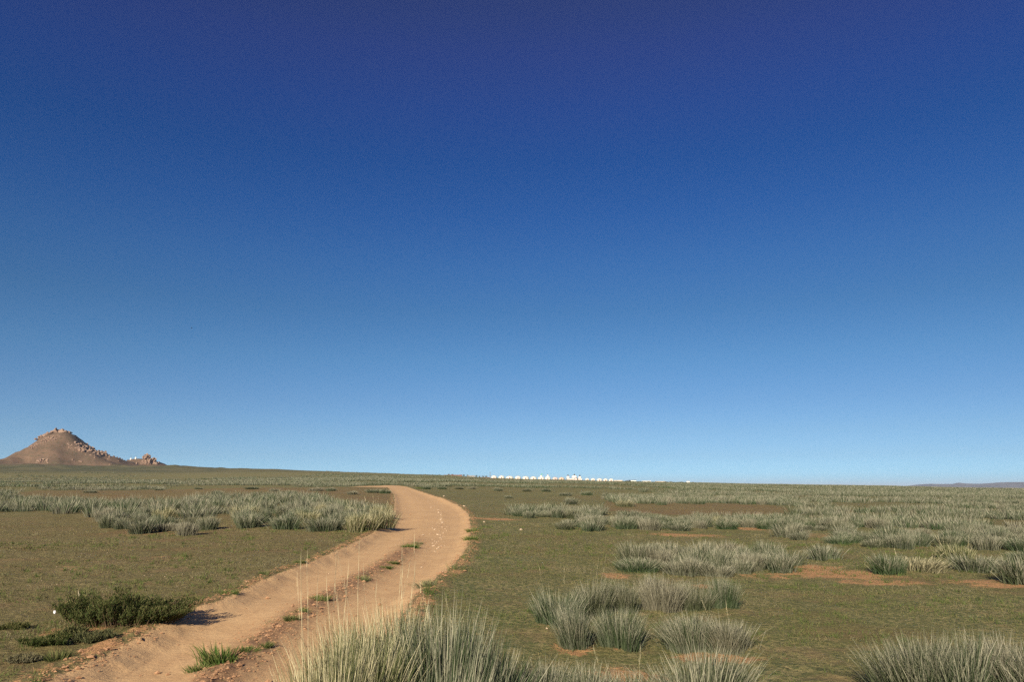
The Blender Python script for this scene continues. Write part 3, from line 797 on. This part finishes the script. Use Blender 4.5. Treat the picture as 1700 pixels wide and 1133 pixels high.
# ------------------------------------------------------------------ short turf near the camera
def build_turf():
    rg = np.random.default_rng(9)
    n = 330000
    r = np.exp(rg.uniform(math.log(4.3), math.log(34), n)); az = rg.uniform(math.radians(-42), math.radians(42), n)
    x, y = np.sin(az) * r, np.cos(az) * r
    info = road_info(x, y); sd, lat, al = info
    road, sand, earth = masks(x, y, info)
    f = fbm(x * 1.1, y * 1.1, 200, 4); f2 = fbm(x * 6, y * 6, 201, 2)
    p = np.clip(0.62 + 1.3 * f + 0.9 * f2 - 0.9 * sand - 0.55 * earth, 0.05, 1)
    weeds = median_mask(x, y, lat, sd) * (fbm(x * 3.2, y * 3.2, 205, 2) > .20)
    keep = ((rg.random(n) < p) & (sd < -0.02)) | ((weeds > .35) & (rg.random(n) < .7))
    x, y, r, f = x[keep], y[keep], r[keep], f[keep]; sd = sd[keep]
    nc = 9000; rc = np.exp(rg.uniform(math.log(4.3), math.log(26), nc)); ac = rg.uniform(math.radians(-42), math.radians(42), nc); cx, cy = np.sin(ac) * rc, np.cos(ac) * rc
    sdc, _, _ = road_info(cx, cy); fc = fbm(cx * .8, cy * .8, 210, 3); kc = (sdc < -.05) & (fc + rg.normal(0, .15, nc) > .02); cx, cy, fc, sdc = cx[kc], cy[kc], fc[kc], sdc[kc]
    kk = np.repeat(np.arange(len(cx)), 16); cr = rg.uniform(.02, .09, len(cx))[kk]; x2 = cx[kk] + rg.normal(0, 1, len(kk)) * cr; y2 = cy[kk] + rg.normal(0, .7, len(kk)) * cr
    n1 = len(x); x = np.concatenate([x, x2]); y = np.concatenate([y, y2]); r = np.hypot(x, y); f = np.concatenate([f, fc[kk] - .35]); sd = np.concatenate([sd, sdc[kk]])
    big = np.arange(len(x)) >= n1; dk = np.zeros(len(x), bool); dk[n1:] = (rg.random(len(cx)) < .4)[kk]
    z = height(x, y); n = len(x)
    h = rg.uniform(.010, .030, n) * (1 + .8 * np.clip(f, 0, 1)) * (1 + .5 * sstep(r, 8, 20))
    edge = np.exp(-((sd + .1) / .15) ** 2) * (fbm(x * 2, y * 2, 206, 2) > .05); h = h * (1 + 1.2 * edge) * np.where(big, np.where(dk, 2.6, 1.7), 1.0)
    a = rg.uniform(0, 2 * PI, n); out = h * rg.uniform(.2, 1.2, n)
    V, T, A = ribbons(np.stack([x, y, z - .004], -1), np.cos(a) * out, np.sin(a) * out, h, .0045 * (r / 6) ** .8 * rg.uniform(.7, 1.4, n), 1, np.ones(n), np.where(dk, rg.uniform(0, .35, n), rg.uniform(0, .9, n)), np.where(dk, 0.0, np.clip(.5 + f + rg.normal(0, .2, n), 0, 1)), rg=rg)
    o = obj('short_grass', mesh_np('short_grass', V, T, A), M_TURF)
    tag(o, 'short olive and straw coloured turf covering the near plain', 'grass', kind='stuff')
    print('TURF', n)
build_turf()

# ------------------------------------------------------------------ low weeds and green tufts
def gz(x, y): return float(height(np.array([x]), np.array([y]))[0])
def at(u, v, tmax=400.0):
    p = march([u], [v], base_h, tmax)[0]; return Vector((p[0], p[1], gz(p[0], p[1])))

TUFT_ME = []
for i in range(3):
    V, T, A = tussock_np(260, .10, .14, .006, 3, 300 + i, lean=1.0); me = mesh_np('tuft_blades', V, T, A); me.materials.append(M_GREEN); TUFT_ME.append(me)
TUFTS = [(372, 1092, 1.25, 1.5, 'bright green grass tuft on the track middle at the bottom left'), (330, 1102, .7, .7, 'low green weed left of the bright tuft on the track middle'),
 (410, 1078, .6, .6, 'small dark weed right of the bright tuft on the track middle'), (440, 1068, .5, .5, 'tiny weed on the track middle above the bright tuft'),
 (485, 1027, .6, .5, 'small weed pair member on the track middle, halfway up'), (504, 1014, .6, .6, 'small weed just above the halfway weed on the track middle'),
 (528, 994, .9, .8, 'spreading green weed on the track middle between the ruts'), (604, 960, .8, .9, 'round green weed on the track middle where the ruts narrow'),
 (640, 940, .9, .5, 'low weed strip on the track middle just before the top patch'), (656, 933, .8, .5, 'second low weed strip on the track middle'),
 (681, 907, 1.3, .9, 'topmost green patch on the track middle'), (694, 900, .8, .6, 'tiny tuft beside the topmost patch on the track'),
 (785, 884, 1.3, 1.2, 'yellow-green weed on the right edge of the track bend'), (783, 898, 1.2, 1.0, 'second weed on the right edge of the track bend, just below'),
 (712, 975, 1.2, .9, 'weed on the right track edge above the foreground grass'), (380, 990, .9, .6, 'low weed on the left track edge above the dark shrub shadow'),
 (97, 1096, .8, .9, 'little dark weed below the shrub on the left track edge'), (497, 938, .8, .5, 'weed on the left track edge, halfway up'),
 (440, 956, .7, .5, 'weed on the left track edge lower than halfway'), (698, 812, 3.0, 2.2, 'small round weed inside the far track bend')]
for i, (u, v, s, hz, lab) in enumerate(TUFTS):
    p = at(u, v); o = bpy.data.objects.new('green_weed', TUFT_ME[i % 3]); C.objects.link(o); o.location = p
    o.rotation_euler = (0, 0, rng.uniform(0, 6)); o.scale = (s * 1.6, s * 1.4, hz * 1.35); tag(o, lab, 'weed', 'green weeds along the track')

# dark spreading shrub at the left
def shrub(u, v, W, Hh, label, seed, n_st=240, name='shrub'):
    rg = np.random.default_rng(seed); p = at(u, v)
    t = thing(name, label, 'shrub', p)
    bm = bmesh.new(); tips = []
    for i in range(n_st):
        a = rg.uniform(0, 2 * PI); q = math.sqrt(rg.random()); L = rg.uniform(.5, 1.0)
        L *= float(np.clip(.86 + .45 * vnoise(math.cos(a) * q * 2.6 + seed, math.sin(a) * q * 2.6, 5), .30, 1.15))
        bx_, by_ = math.cos(a) * q * W * .62, math.sin(a) * q * W * .35
        ex, ey = bx_ + math.cos(a) * W * .34 * q * L + 0.05, by_ + math.sin(a) * W * .30 * q * L
        ez = Hh * L * (1 - .45 * q * q)
        pts = [(bx_, by_, -.02), ((bx_ + ex) / 2, (by_ + ey) / 2, ez * .6), (ex, ey, ez)]
        if n_st > 200 and i % 2 == 0 or i % 4 == 0: tube(bm, pts, [.004, .003, .0015], 4)
        tips.append((bx_, by_, ex, ey, ez))
    obj('stem', bm, M_TWIG, t)
    tips = np.array(tips); nb = 46; k = np.repeat(np.arange(len(tips)), nb); f = rg.uniform(.15, 1.05, len(k)) ** .8
    x = tips[k, 0] + (tips[k, 2] - tips[k, 0]) * f + rg.normal(0, .016, len(k)); y = tips[k, 1] + (tips[k, 3] - tips[k, 1]) * f + rg.normal(0, .016, len(k))
    z = tips[k, 4] * np.minimum(f, 1) ** .8 + rg.normal(0, .008, len(k)); aa = rg.uniform(0, 2 * PI, len(k)); h = rg.uniform(.018, .045, len(k))
    V, T, A = ribbons(np.stack([x, y, z], -1), np.cos(aa) * h * .7, np.sin(aa) * h * .7, h, rg.uniform(.006, .012, len(k)), 2, np.ones(len(k)), rg.uniform(0, .9, len(k)), rg=rg)
    obj('foliage', mesh_np('foliage', V, T, A), M_SHRUB, t)
    return t
shrub(204, 1036, .94, .44, 'dark green spreading shrub on the left track edge throwing a black shadow', 401, 680)
shrub(150, 1066, .26, .13, 'low dark green shrub just below the bigger one, on the sandy bank', 402, 70)
shrub(112, 1056, .20, .09, 'small shrub mat above the low one on the sandy bank', 404, 40)
shrub(70, 1072, .30, .09, 'flat dark green mat of shrub on the bank, left of the low shrub', 403, 70)
shrub(18, 1046, .18, .05, 'sparse shrub mat at the left frame edge', 405, 50)
shrub(30, 1100, .15, .05, 'sparse shrub mat at the left frame edge near the bottom corner', 406, 50)

# ------------------------------------------------------------------ stones, clods, litter
def stone_me(seed, flat_=.6):
    bm = bmesh.new(); blob(bm, (0, 0, .12), (1, .8, flat_), 0, seed, 16); me = bpy.data.meshes.new('stone'); bm.to_mesh(me); bm.free(); return me
ST = [stone_me(500 + i) for i in range(5)]
for me in ST: me.materials.append(M_STONE)
def stone(p, s, label, group, i):
    o = bpy.data.objects.new('stone', ST[i % 5]); C.objects.link(o); o.location = p; o.scale = (s, s, s); o.rotation_euler = (0, 0, rng.uniform(0, 6))
    tag(o, label, 'stone', group)
for i in range(90):
    v = 836 + 76 * rng.random(); u = np.interp(v, [835, 850, 860, 880, 905], [722, 729, 733, 733, 728]) + rng.normal(0, 4 if v < 868 else 10)
    stone(at(u, v), rng.uniform(.4, 1.0) ** 2 * .055, 'pale stone in the stony strip along the middle of the track bend', 'pale stones down the middle of the track bend', i)
for i in range(46):
    u, v = rng.uniform(0, 420), rng.uniform(905, 975)
    stone(at(u, v), rng.uniform(.006, .016), 'tiny white stone scattered on the turf left of the track', 'tiny white stones on the left turf', i)
for i, (u, v, s, lab) in enumerate([(866, 881, .09, 'flat pale stone alone on the green turf right of the bend'), (804, 868, .06, 'small pale stone by the bare patch right of the bend'),
    (737, 825, .14, 'whitish stone on the outer edge of the far bend'), (771, 842, .10, 'whitish stone on the right edge of the bend, lower down'), (908, 1046, .02, 'small pale stone left of the foreground tussock ring'),
    (546, 944, .02, 'single pebble in the left rut'), (700, 934, .035, 'single pebble in the right rut')]):
    stone(at(u, v), s, lab, None, i)
def build_clods():
    rg = np.random.default_rng(12); n = 5200
    ph = np.array([(1, 0, 0), (-1, 0, 0), (0, 1, 0), (0, -1, 0), (0, 0, 1), (0, 0, -.6)], float)
    tf = np.array([(0, 2, 4), (2, 1, 4), (1, 3, 4), (3, 0, 4), (2, 0, 5), (1, 2, 5), (3, 1, 5), (0, 3, 5)])
    r = np.exp(rg.uniform(math.log(5), math.log(40), 120000)); az = rg.uniform(-.72, .3, 120000); x, y = np.sin(az) * r, np.cos(az) * r
    sd, lat, al = road_info(x, y)
    p = np.exp(-((sd + .05) / .14) ** 2) + median_mask(x, y, lat, sd) * 1.0 + .02 * (sd > 0)
    k = np.flatnonzero(rg.random(len(x)) < p * .6)[:n]; x, y = x[k], y[k]; n = len(k); z = height(x, y)
    s = rg.uniform(.005, .017, n) * (1 + (rg.random(n) < .05) * 1.2) * (np.hypot(x, y) / 9) ** .3
    V = ph[None] * s[:, None, None] * rg.uniform(.6, 1.3, (n, 6, 1)) * np.array([1, 1, .7]) + np.stack([x, y, z + s * .2], -1)[:, None]
    T = (tf[None] + (np.arange(n) * 6)[:, None, None]).reshape(-1, 3)
    o = obj('earth_clods', mesh_np('earth_clods', V.reshape(-1, 3), T), M_CLOD)
    tag(o, 'crumbled clods of earth along the track edges and middle', 'earth clods', kind='stuff')
build_clods()
p = at(90, 1021); bm = bmesh.new()
for k in range(3): tube(bm, [(0, 0, 0), (.008 * k - .008, .004, .02), (.010 * k - .01, 0, .04)], [.008, .007, .003], 6)
o = obj('litter_scrap', bm, M_LITTER); o.location = p; tag(o, 'small white scrap of plastic on the turf left of the shrub', 'litter')
bm = bmesh.new(); tube(bm, [(0, 0, 0), (-.01, .01, .05), (-.03, .01, .11)], [.005, .004, .002], 5)
o = obj('dry_stem', bm, flat('bleached_straw', (.6, .52, .36))); o.location = at(131, 996); tag(o, 'bleached dry stem standing behind the dark shrub', 'dry stem')
bm = bmesh.new(); tube(bm, [(0, .05, .01), (.02, 0, .012), (.05, -.06, .008)], [.006, .007, .003], 5)
o = obj('dead_twig', bm, M_TWIG); o.location = at(232, 1064); tag(o, 'dead twig lying on the sand below the dark shrub', 'twig')

# ------------------------------------------------------------------ rock outcrops on the hill
def outcrop(name, label, pts, seed, m=M_ROCK, group=None):
    """pts: world anchor, (sx, sy, sz) of each boulder"""
    # stones that stand clear of the main mass are things of their own
    n = len(pts); lab_ = list(range(n))
    def root(i):
        while lab_[i] != i: i = lab_[i]
        return i
    for i in range(n):
        for j in range(i):
            if (pts[i][0] - pts[j][0]).length < 0.62 * (max(pts[i][1]) + max(pts[j][1])): lab_[root(i)] = root(j)
    cl = {}
    for i in range(n): cl.setdefault(root(i), []).append(pts[i])
    cl = sorted(cl.values(), key=len, reverse=True); pts = cl[0]
    if seed < 60:
        wh = {1: 'summit crag of the hill', 2: 'rock jumble on the hill flank', 3: 'low reddish outcrop on the hill', 4: 'broken rock line on the skyline', 5: 'reddish rock tower'}[seed]
        for extra in cl[1:]:
            outcrop_one('boulder', 'small loose stones beside the ' + wh, extra, seed + 900, m, 'loose stones beside the ' + wh)
    return outcrop_one(name, label, pts, seed, m, group)
def outcrop_one(name, label, pts, seed, m=M_ROCK, group=None):
    rg = random.Random(seed); c = pts[0][0].copy(); bm = bmesh.new()
    for i, (p, s) in enumerate(pts):
        blob(bm, (p.x - c.x, p.y - c.y, p.z - c.z - s[2] * .15), (s[0] * 1.1, s[1], s[2] * rg.choice((.8, 1.0, 1.5))), rg.uniform(0, 6), seed * 31 + i, 15)
    o = obj(name, bm, m); o.location = c; tag(o, label, 'rock', group); return o
def surf(u, v):
    p = march([u], [v], lambda a, b: height(a, b), 1300.0)[0]; return Vector((p[0], p[1], gz(p[0], p[1])))
rg = random.Random(3)
pts = []
for u in np.linspace(56, 110, 84):
    p = ridge(u); k = 1 + 1.2 * math.exp(-((u - 93) / 5) ** 2) + .3 * math.exp(-((u - 80) / 10) ** 2)
    s = rg.uniform(.9, 1.9) * k; pts.append((p + Vector((rg.uniform(-1, 1), rg.uniform(-4, 1), 0)), (s, s, s * rg.uniform(.6, 1.0))))
for i in range(130):
    u = rg.uniform(48, 100); v = np.interp(u, [48, 60, 80, 103], [745, 740, 729, 725]) + rg.uniform(-4, 4); p = surf(u, v); s = rg.uniform(.5, 1.5); pts.append((p, (s, s, s * .7)))
outcrop('rock_outcrop', 'pale crag running along the summit ridge of the hill', pts, 1)
pts = []
for i in range(150):
    t = rg.random(); u = 118 + 58 * t + rg.gauss(0, 5); v = 739 + 15 * t + rg.gauss(0, 3.3 + 1.5 * t); p = surf(u, v); s = rg.uniform(.5, 2.1) * (1 if t > .25 else .7); pts.append((p, (s, s, s * rg.uniform(.7, 1.1))))
outcrop('rock_outcrop', 'jumble of rocks on the right flank of the hill', pts, 2)
pts = [(surf(62 + rg.uniform(-2, 18), 766 + rg.uniform(-3, 3)), (s, s, s * .8)) for s in [rg.uniform(.6, 1.8) for _ in range(34)]]
outcrop('rock_outcrop', 'small reddish outcrop low on the left face of the hill', pts, 3)
pts = []
for i in range(12): u = 160 + 4.5 * i + rg.uniform(-2, 2); s = rg.uniform(.7, 1.6); pts.append((ridge(u), (s, s, s * .7)))
outcrop('rock_outcrop', 'broken line of rocks on the right skyline of the hill', pts, 4)
pts = []
for i in range(150):
    q = rg.random() ** 1.3; u = 244 + rg.gauss(0, 8.5) * (1.1 - q) + 3 * (1 - q); u = min(max(u, 229), 263)
    top = np.interp(u, [229, 236, 240, 244, 249, 253, 263], [770, 764, 754, 754, 762, 760, 770])
    v = 770 - (770 - top) * rg.random(); p = surf(u, 770); d_ = pdir(u, v); k = math.hypot(p.x, p.y) / math.hypot(d_[0], d_[1])
    s = rg.uniform(1.0, 2.3); pts.append((Vector((d_[0] * k, d_[1] * k, CAM_Z + d_[2] * k)) + Vector((0, rg.uniform(-3, 5), -1.0)), (s * .8, s * .9, s * 1.2)))
outcrop('rock_tower', 'reddish rock tower on the low ridge right of the hill', pts, 5)
for i, (u, v, s, lab) in enumerate([(122, 764, 1.8, 'pale boulder low in the middle of the hill face'), (134, 766, 1.6, 'pale boulder beside the one low in the middle of the hill face'), (180, 763, 1.7, 'pale boulder right of the hill rock jumble'),
      (196, 766, 1.1, 'small pale boulder furthest right at the hill foot'), (183, 772, 1.2, 'low pale slab on the lower right of the hill skirt'), (95, 760, .9, 'small boulder in the centre of the brown hill face')]):
    outcrop('boulder', lab, [(surf(u, v), (s * 1.5, s, s * .8)), (surf(u + 2, v + 1), (s * .8, s * .7, s * .6))], 60 + i, M_ROCK)
for i, (u, hz, lab) in enumerate([(214.5, 5.5, 'taller white cairn with a pole on the low ridge beside the hill'), (222.5, 3.8, 'smaller white cairn on the low ridge, nearer the rock tower')]):
    p = ridge(u); t = thing('cairn', lab, 'cairn', p)
    bm = bmesh.new(); lathe(bm, [(.9, -.6), (.95, .4), (.7, 1.0), (.7, 1.05), (.45, 1.6), (0, 2.0)], 10); obj('stone_base', bm, M_FELT, t)
    bm = bmesh.new(); tube(bm, [(0, 0, 2.2), (0, 0, hz)], [.14, .08], 5); obj('pole', bm, M_STEEL, t)

# ------------------------------------------------------------------ the yurt camp
CAMP_R = 712.0
def camp_pt(u, r=CAMP_R):
    a = float(paz(u, 796)); x, y = math.sin(a) * r, math.cos(a) * r; return Vector((x, y, gz(x, y))), -a
CPX = CAMP_R / 1260.0
def yurt(u0, u1, label, hpx=5.0, wall=M_FELT, roof=M_FELT, r=CAMP_R, tower=None):
    p, a = camp_pt((u0 + u1) / 2, r); R = (u1 - u0) / 2 * r / 1262; H = hpx * r / 1262
    t = thing('yurt', label, 'yurt', p, a, 'white yurts of the camp on the horizon')
    wh = H * .52
    bm = bmesh.new(); lathe(bm, [(R * .98, -.5), (R, 0), (R, wh), (R * .9, wh + .02)], 28); obj('wall', bm, wall, t)
    bm = bmesh.new(); lathe(bm, [(R * 1.04, wh), (R * 1.03, wh + .12), (R * .78, wh + (H - wh) * .45), (R * .5, wh + (H - wh) * .75), (R * .16, H * .97), (R * .14, H * 1.0)], 28); obj('roof', bm, roof, t)
    bm = bmesh.new(); lathe(bm, [(R * .15, H * .98), (R * .16, H * 1.05), (R * .1, H * 1.09), (0, H * 1.1)], 12); obj('roof_crown', bm, M_STEEL, t)
    bm = bmesh.new(); box(bm, -.45, .45, -R - .06, -R * .9, 0, wh * .9); d = obj('door', bm, M_DOOR, t)
    bm = bmesh.new(); lathe(bm, [(R * 1.012, wh * .93), (R * 1.016, wh * .97), (R * 1.012, wh * 1.0)], 28); obj('band', bm, M_GREYW, t)
    if tower:
        bm = bmesh.new(); lathe(bm, [(R * .30, H * .9), (R * .30, H * 1.2), (R * .36, H * 1.22), (R * .22, H * 1.38), (0, H * 1.46)], 14); c = obj('cupola', bm, M_FELT, t)
        bm = bmesh.new(); lathe(bm, [(.3, H * 1.42), (.45, H * 1.5), (.25, H * 1.6), (0, H * 1.7)], 8); obj('finial', bm, tower, c)
        if tower is M_GREENP:
            bm = bmesh.new(); tube(bm, [(0, 0, H * 1.6), (0, 0, H * 1.95)], .08, 5); box(bm, 0.05, 1.3, -.04, .04, H * 1.72, H * 1.92); obj('flag', bm, tower, c)
    return t
yurt(815, 824.8, 'white domed yurt at the left end of the row, next to the dark pole')
yurt(827.6, 837.4, 'second white yurt from the left end of the row')
yurt(840, 852, 'wider white yurt, third from the left end of the row', 4.8)
yurt(855, 864.6, 'fourth yurt from the left, domed higher than the third')
yurt(867.4, 878, 'fifth yurt from the left end, boxy and bright', 4.8)
yurt(880.4, 890.8, 'sixth yurt from the left end, just before the one with the green top', 4.8)
yurt(893.4, 903.6, 'white yurt carrying a cupola with a green flag', 4.9, tower=M_GREENP)
yurt(905, 914, 'white yurt right of the one with the green flag, thin finial', 5.6, tower=M_DARK)
yurt(917, 926, 'pinkish low yurt left of the cream ones', 4.4, M_PINK, M_PINK)
yurt(927.5, 937, 'cream low yurt just left of the domed hall', 4.2, M_CREAM, M_CREAM)
yurt(971.5, 978, 'small yellowish white yurt right of the domed hall', 3.8)
yurt(981, 988, 'small white yurt, second to the right of the domed hall', 3.9)
yurt(991, 999.6, 'wide small yurt, third to the right of the domed hall', 4.0)
yurt(1001.5, 1008.8, 'small yurt, fourth to the right of the domed hall', 4.0)
yurt(1010.5, 1018.5, 'last small yurt at the right end of the row', 4.2)

def hall():
    p, a = camp_pt(953, 720); k = 720 / 1262
    t = thing('domed_hall', 'pinkish white domed hall with three domes and dark finials in the yurt camp', 'hall', p, a)
    bm = bmesh.new(); box(bm, -12 * k, 13 * k, -3, 3, -1, 2.2 * k); obj('wall', bm, M_PINK, t)
    for (c, R, hb, ht) in ((-10, 2.6, 3.6, 6.6), (0.6, 4.4, 4.0, 7.6), (9.6, 2.4, 3.2, 6.0)):
        R *= k; hb *= k; ht *= k
        bm = bmesh.new(); lathe(bm, [(R, -.5), (R, hb), (R * .98, hb + .1)], 24, (c * k, -.6, 0)); dr = obj('drum', bm, M_PINK, t)
        bm = bmesh.new(); lathe(bm, [(R * 1.05, hb), (R * 1.02, hb + (ht - hb) * .3), (R * .8, hb + (ht - hb) * .68), (R * .4, hb + (ht - hb) * .92), (0, ht)], 24, (c * k, -.6, 0)); d = obj('dome', bm, M_FELT, t)
        bm = bmesh.new(); lathe(bm, [(.5, ht - .2), (.75, ht + .5), (.35, ht + .9), (.12, ht + 1.3), (0, ht + 1.9)], 10, (c * k, -.6, 0)); obj('finial', bm, M_DARK, d)
        for q in range(-2, 3):
            an = q * .5; bm = bmesh.new(); cx, cy = c * k + math.sin(an) * R * .99, -.6 - math.cos(an) * R * .99
            box(bm, cx - .28, cx + .28, cy - .12, cy + .12, hb * .35, hb * .8); obj('window', bm, M_BLUEW, t)
    bm = bmesh.new(); box(bm, 5.2 * k, 6.6 * k, -3.8, -3.05, 0, 2.9 * k); obj('porch', bm, M_DARK, t)
hall()

def low_building(u0, u1, hpx, label, wallm, roofm, name='shed', r=716, slope=0.0, cat='shed', depth=4.0):
    p, a = camp_pt((u0 + u1) / 2, r); W = (u1 - u0) / 2 * r / 1262; H = hpx * r / 1262
    t = thing(name, label, cat, p, a)
    bm = bmesh.new(); box(bm, -W, W, 0, depth, -1.2, H); obj('wall', bm, wallm, t)
    bm = bmesh.new(); z0, z1 = H, H + slope
    v = [bm.verts.new(q) for q in ((-W - .3, -.4, z0 + .01), (W + .3, -.4, z1 + .01), (W + .3, depth + .4, z1 + .01), (-W - .3, depth + .4, z0 + .01), (-W - .3, -.4, z0 + .22), (W + .3, -.4, z1 + .22), (W + .3, depth + .4, z1 + .22), (-W - .3, depth + .4, z0 + .22))]
    for f in ((0, 3, 2, 1), (4, 5, 6, 7), (0, 1, 5, 4), (1, 2, 6, 5), (2, 3, 7, 6), (3, 0, 4, 7)): bm.faces.new([v[i] for i in f])
    obj('roof', bm, roofm, t)
    return t
low_building(737, 767, 2.2, 'long low red brick shed at the left end of the camp', M_REDW, M_REDW)
low_building(776, 788, 2.8, 'low grey hut between the red shed and the yurts', M_GREYW, M_GREYW)
low_building(790, 813, 1.3, 'low brown wall-like shed left of the dark pole', flat('brown_mud', (.26, .15, .09)), M_REDW)
low_building(1019.5, 1033, 1.5, 'very low cream wall shed right of the yurt row', M_CREAM, M_FELT)
low_building(1044, 1056, 1.6, 'white shed under the dark slanted canopy', M_FELT, M_DARK, slope=.5)
low_building(1038.5, 1046, 1.1, 'small dark shed leaning against the white one', M_DARK, M_DARK, slope=.6, r=713)
low_building(1066, 1080, 1.0, 'low white wall shed right of the canopy', M_FELT, M_FELT)
low_building(1088, 1104, 1.0, 'low cream shed far right of the canopy', M_CREAM, M_CREAM)
low_building(1139.8, 1144.4, 2.6, 'tiny white hut alone at the right of the camp', M_FELT, M_GREYW)

def pole(u, hpx, label, r=709, head=True):
    p, a = camp_pt(u, r); H = hpx * r / 1262; t = thing('lamp_post', label, 'post', p, a)
    bm = bmesh.new(); tube(bm, [(0, 0, -.5), (0, 0, H)], [.18, .12], 6); obj('pole', bm, M_STEEL, t)
    if head:
        bm = bmesh.new(); box(bm, -.55, .55, -.3, .3, H * .45, H * .6); obj('sign_box', bm, M_STEEL, t)
        bm = bmesh.new(); box(bm, -.45, .45, -.3, .3, H, H + .6); obj('lamp_head', bm, M_STEEL, t)
pole(813.6, 9, 'dark lamp post with a box beside the first yurt')
pole(788.7, 4.5, 'thin pole in front of the low grey hut', head=False)
pole(756.5, 4.2, 'thin pole above the red brick shed', head=False)
pole(1034, 2.6, 'short pale post left of the dark canopy', head=False)

def sapling(u, hpx, label, seed, wide=1.0, r=728, dense=220, leaf=M_SHRUB):
    rg_ = np.random.default_rng(seed); p, a = camp_pt(u, r); H = hpx * r / 1262
    t = thing('sapling_tree', label, 'tree', p, a, 'saplings at the camp')
    bm = bmesh.new(); tube(bm, [(0, 0, -.5), (.05, 0, H * .5), (0, 0, H * .95)], [.14, .09, .03], 5)
    for k in range(9):
        an = rg_.uniform(0, 6.28); z0 = H * rg_.uniform(.25, .6); L = H * .35 * wide
        tube(bm, [(0.03, 0, z0), (math.cos(an) * L * .6, math.sin(an) * L * .6, z0 + H * .22), (math.cos(an) * L, math.sin(an) * L, z0 + H * .36)], [.06, .04, .015], 4)
    obj('trunk', bm, M_TWIG, t)
    n = dense; q = rg_.normal(0, 1, (n, 3)) * np.array([.22 * H * wide, .22 * H * wide, .2 * H]) + np.array([0, 0, H * .68])
    V, T, A = ribbons(q, rg_.normal(0, .2, n), rg_.normal(0, .2, n), rg_.uniform(.15, .35, n), rg_.uniform(.12, .25, n), 2, np.ones(n), rg_.uniform(0, .9, n), rg=rg_)
    obj('crown', mesh_np('crown', V, T, A), leaf, t)
for i, (u, h, lab, w) in enumerate([(745, 3.6, 'thin sapling at the left end above the red shed', 1.1), (751, 3.8, 'second sapling above the red shed', 1.0), (765, 4.0, 'sapling at the right end of the red shed', .9), (770, 4.2, 'green sapling between the red shed and the grey hut', 1.1), (776, 4.0, 'sapling at the left corner of the grey hut', 1.0),
      (791, 4.2, 'dark sapling just right of the grey hut', 1.0), (796, 3.4, 'small sapling over the brown shed', .9), (802, 4.0, 'sapling in the middle of the brown shed', 1.3), (807, 4.2, 'leafy sapling left of the dark lamp post', 1.3)]):
    sapling(u, h, lab, 700 + i, w)
for i, (u, h, lab) in enumerate([(1113, 1.6, 'low round bush on the skyline right of the camp'), (1105, 1.2, 'small bush on the skyline beside the low cream shed'), (1131, 1.5, 'dark bush on the skyline left of the tiny white hut'), (1150, 1.3, 'bush on the skyline right of the tiny white hut')]):
    rg_ = np.random.default_rng(800 + i); p, a = camp_pt(u, 716); t = thing('bush', lab, 'bush', p, a)
    n = 260; R = h * .6; q = rg_.normal(0, 1, (n, 3)); q /= np.linalg.norm(q, axis=1)[:, None]; q = q * rg_.uniform(.5, 1, (n, 1)) * np.array([R * 2.6, R * 1.5, R]); q[:, 2] = np.abs(q[:, 2])
    V, T, A = ribbons(q, rg_.normal(0, .15, n), rg_.normal(0, .15, n), rg_.uniform(.15, .35, n), rg_.uniform(.12, .25, n), 2, np.ones(n), rg_.uniform(0, .9, n), rg=rg_)
    obj('foliage', mesh_np('foliage', V, T, A), M_SHRUB, t)
    bm = bmesh.new()
    for k in range(5): an = k * 1.3; tube(bm, [(0, 0, -.2), (math.cos(an) * R, math.sin(an) * R * .6, R * .7)], [.05, .02], 4)
    obj('stem', bm, M_TWIG, t)

# one small bird high over the plain
d = pdir(318, 545); d = d / np.linalg.norm(d); bp = Vector(d * 110) + Vector((0, 0, CAM_Z))
bm = bmesh.new(); 
rings = []
for (yy, rr, zz) in ((-.19, .012, 0), (-.10, .03, 0), (0, .045, 0), (.09, .04, .005), (.14, .026, .015), (.18, .022, .02), (.20, .006, .015)):
    rings.append([bm.verts.new((yy, math.cos(2 * PI * k / 8) * rr, zz + math.sin(2 * PI * k / 8) * rr)) for k in range(8)])
for A_, B_ in zip(rings[:-1], rings[1:]):
    for k in range(8): bm.faces.new([A_[k], A_[(k + 1) % 8], B_[(k + 1) % 8], B_[k]])
bm.faces.new(rings[0][::-1]); bm.faces.new(rings[-1])
for s in (-1, 1):
    top = [bm.verts.new(q) for q in ((.08, s * .03, .03), (.09, s * .16, .08), (.02, s * .32, .10), (-.04, s * .17, .07), (-.06, s * .03, .02))]
    bot = [bm.verts.new((v.co.x, v.co.y, v.co.z - .008)) for v in top]
    bm.faces.new(top); bm.faces.new(bot[::-1])
    for k in range(5): bm.faces.new([top[k], bot[k], bot[(k + 1) % 5], top[(k + 1) % 5]])
bird = obj('bird', bm, M_BIRD); bird.location = bp; bird.scale = (.6, .6, .6); bird.rotation_euler = (0, 0, .3); tag(bird, 'tiny dark bird alone in the blue sky at left', 'bird')
# ------------------------------------------------------------------ the air
bm = bmesh.new(); box(bm, -21800, 21800, -21800, 21800, -42, 112)
hz = bpy.data.materials.new('thin_air'); hz.use_nodes = True; hn_ = hz.node_tree.nodes; hn_.clear()
ho = hn_.new('ShaderNodeOutputMaterial'); hv = hn_.new('ShaderNodeVolumePrincipled')
hv.inputs['Color'].default_value = (0.72, 0.82, 1.0, 1); hv.inputs['Density'].default_value = 6.5e-5; hv.inputs['Anisotropy'].default_value = 0.0
hz.node_tree.links.new(hv.outputs[0], ho.inputs['Volume'])
o = obj('haze', bm, hz); tag(o, 'thin pale haze over the plain', kind='stuff')
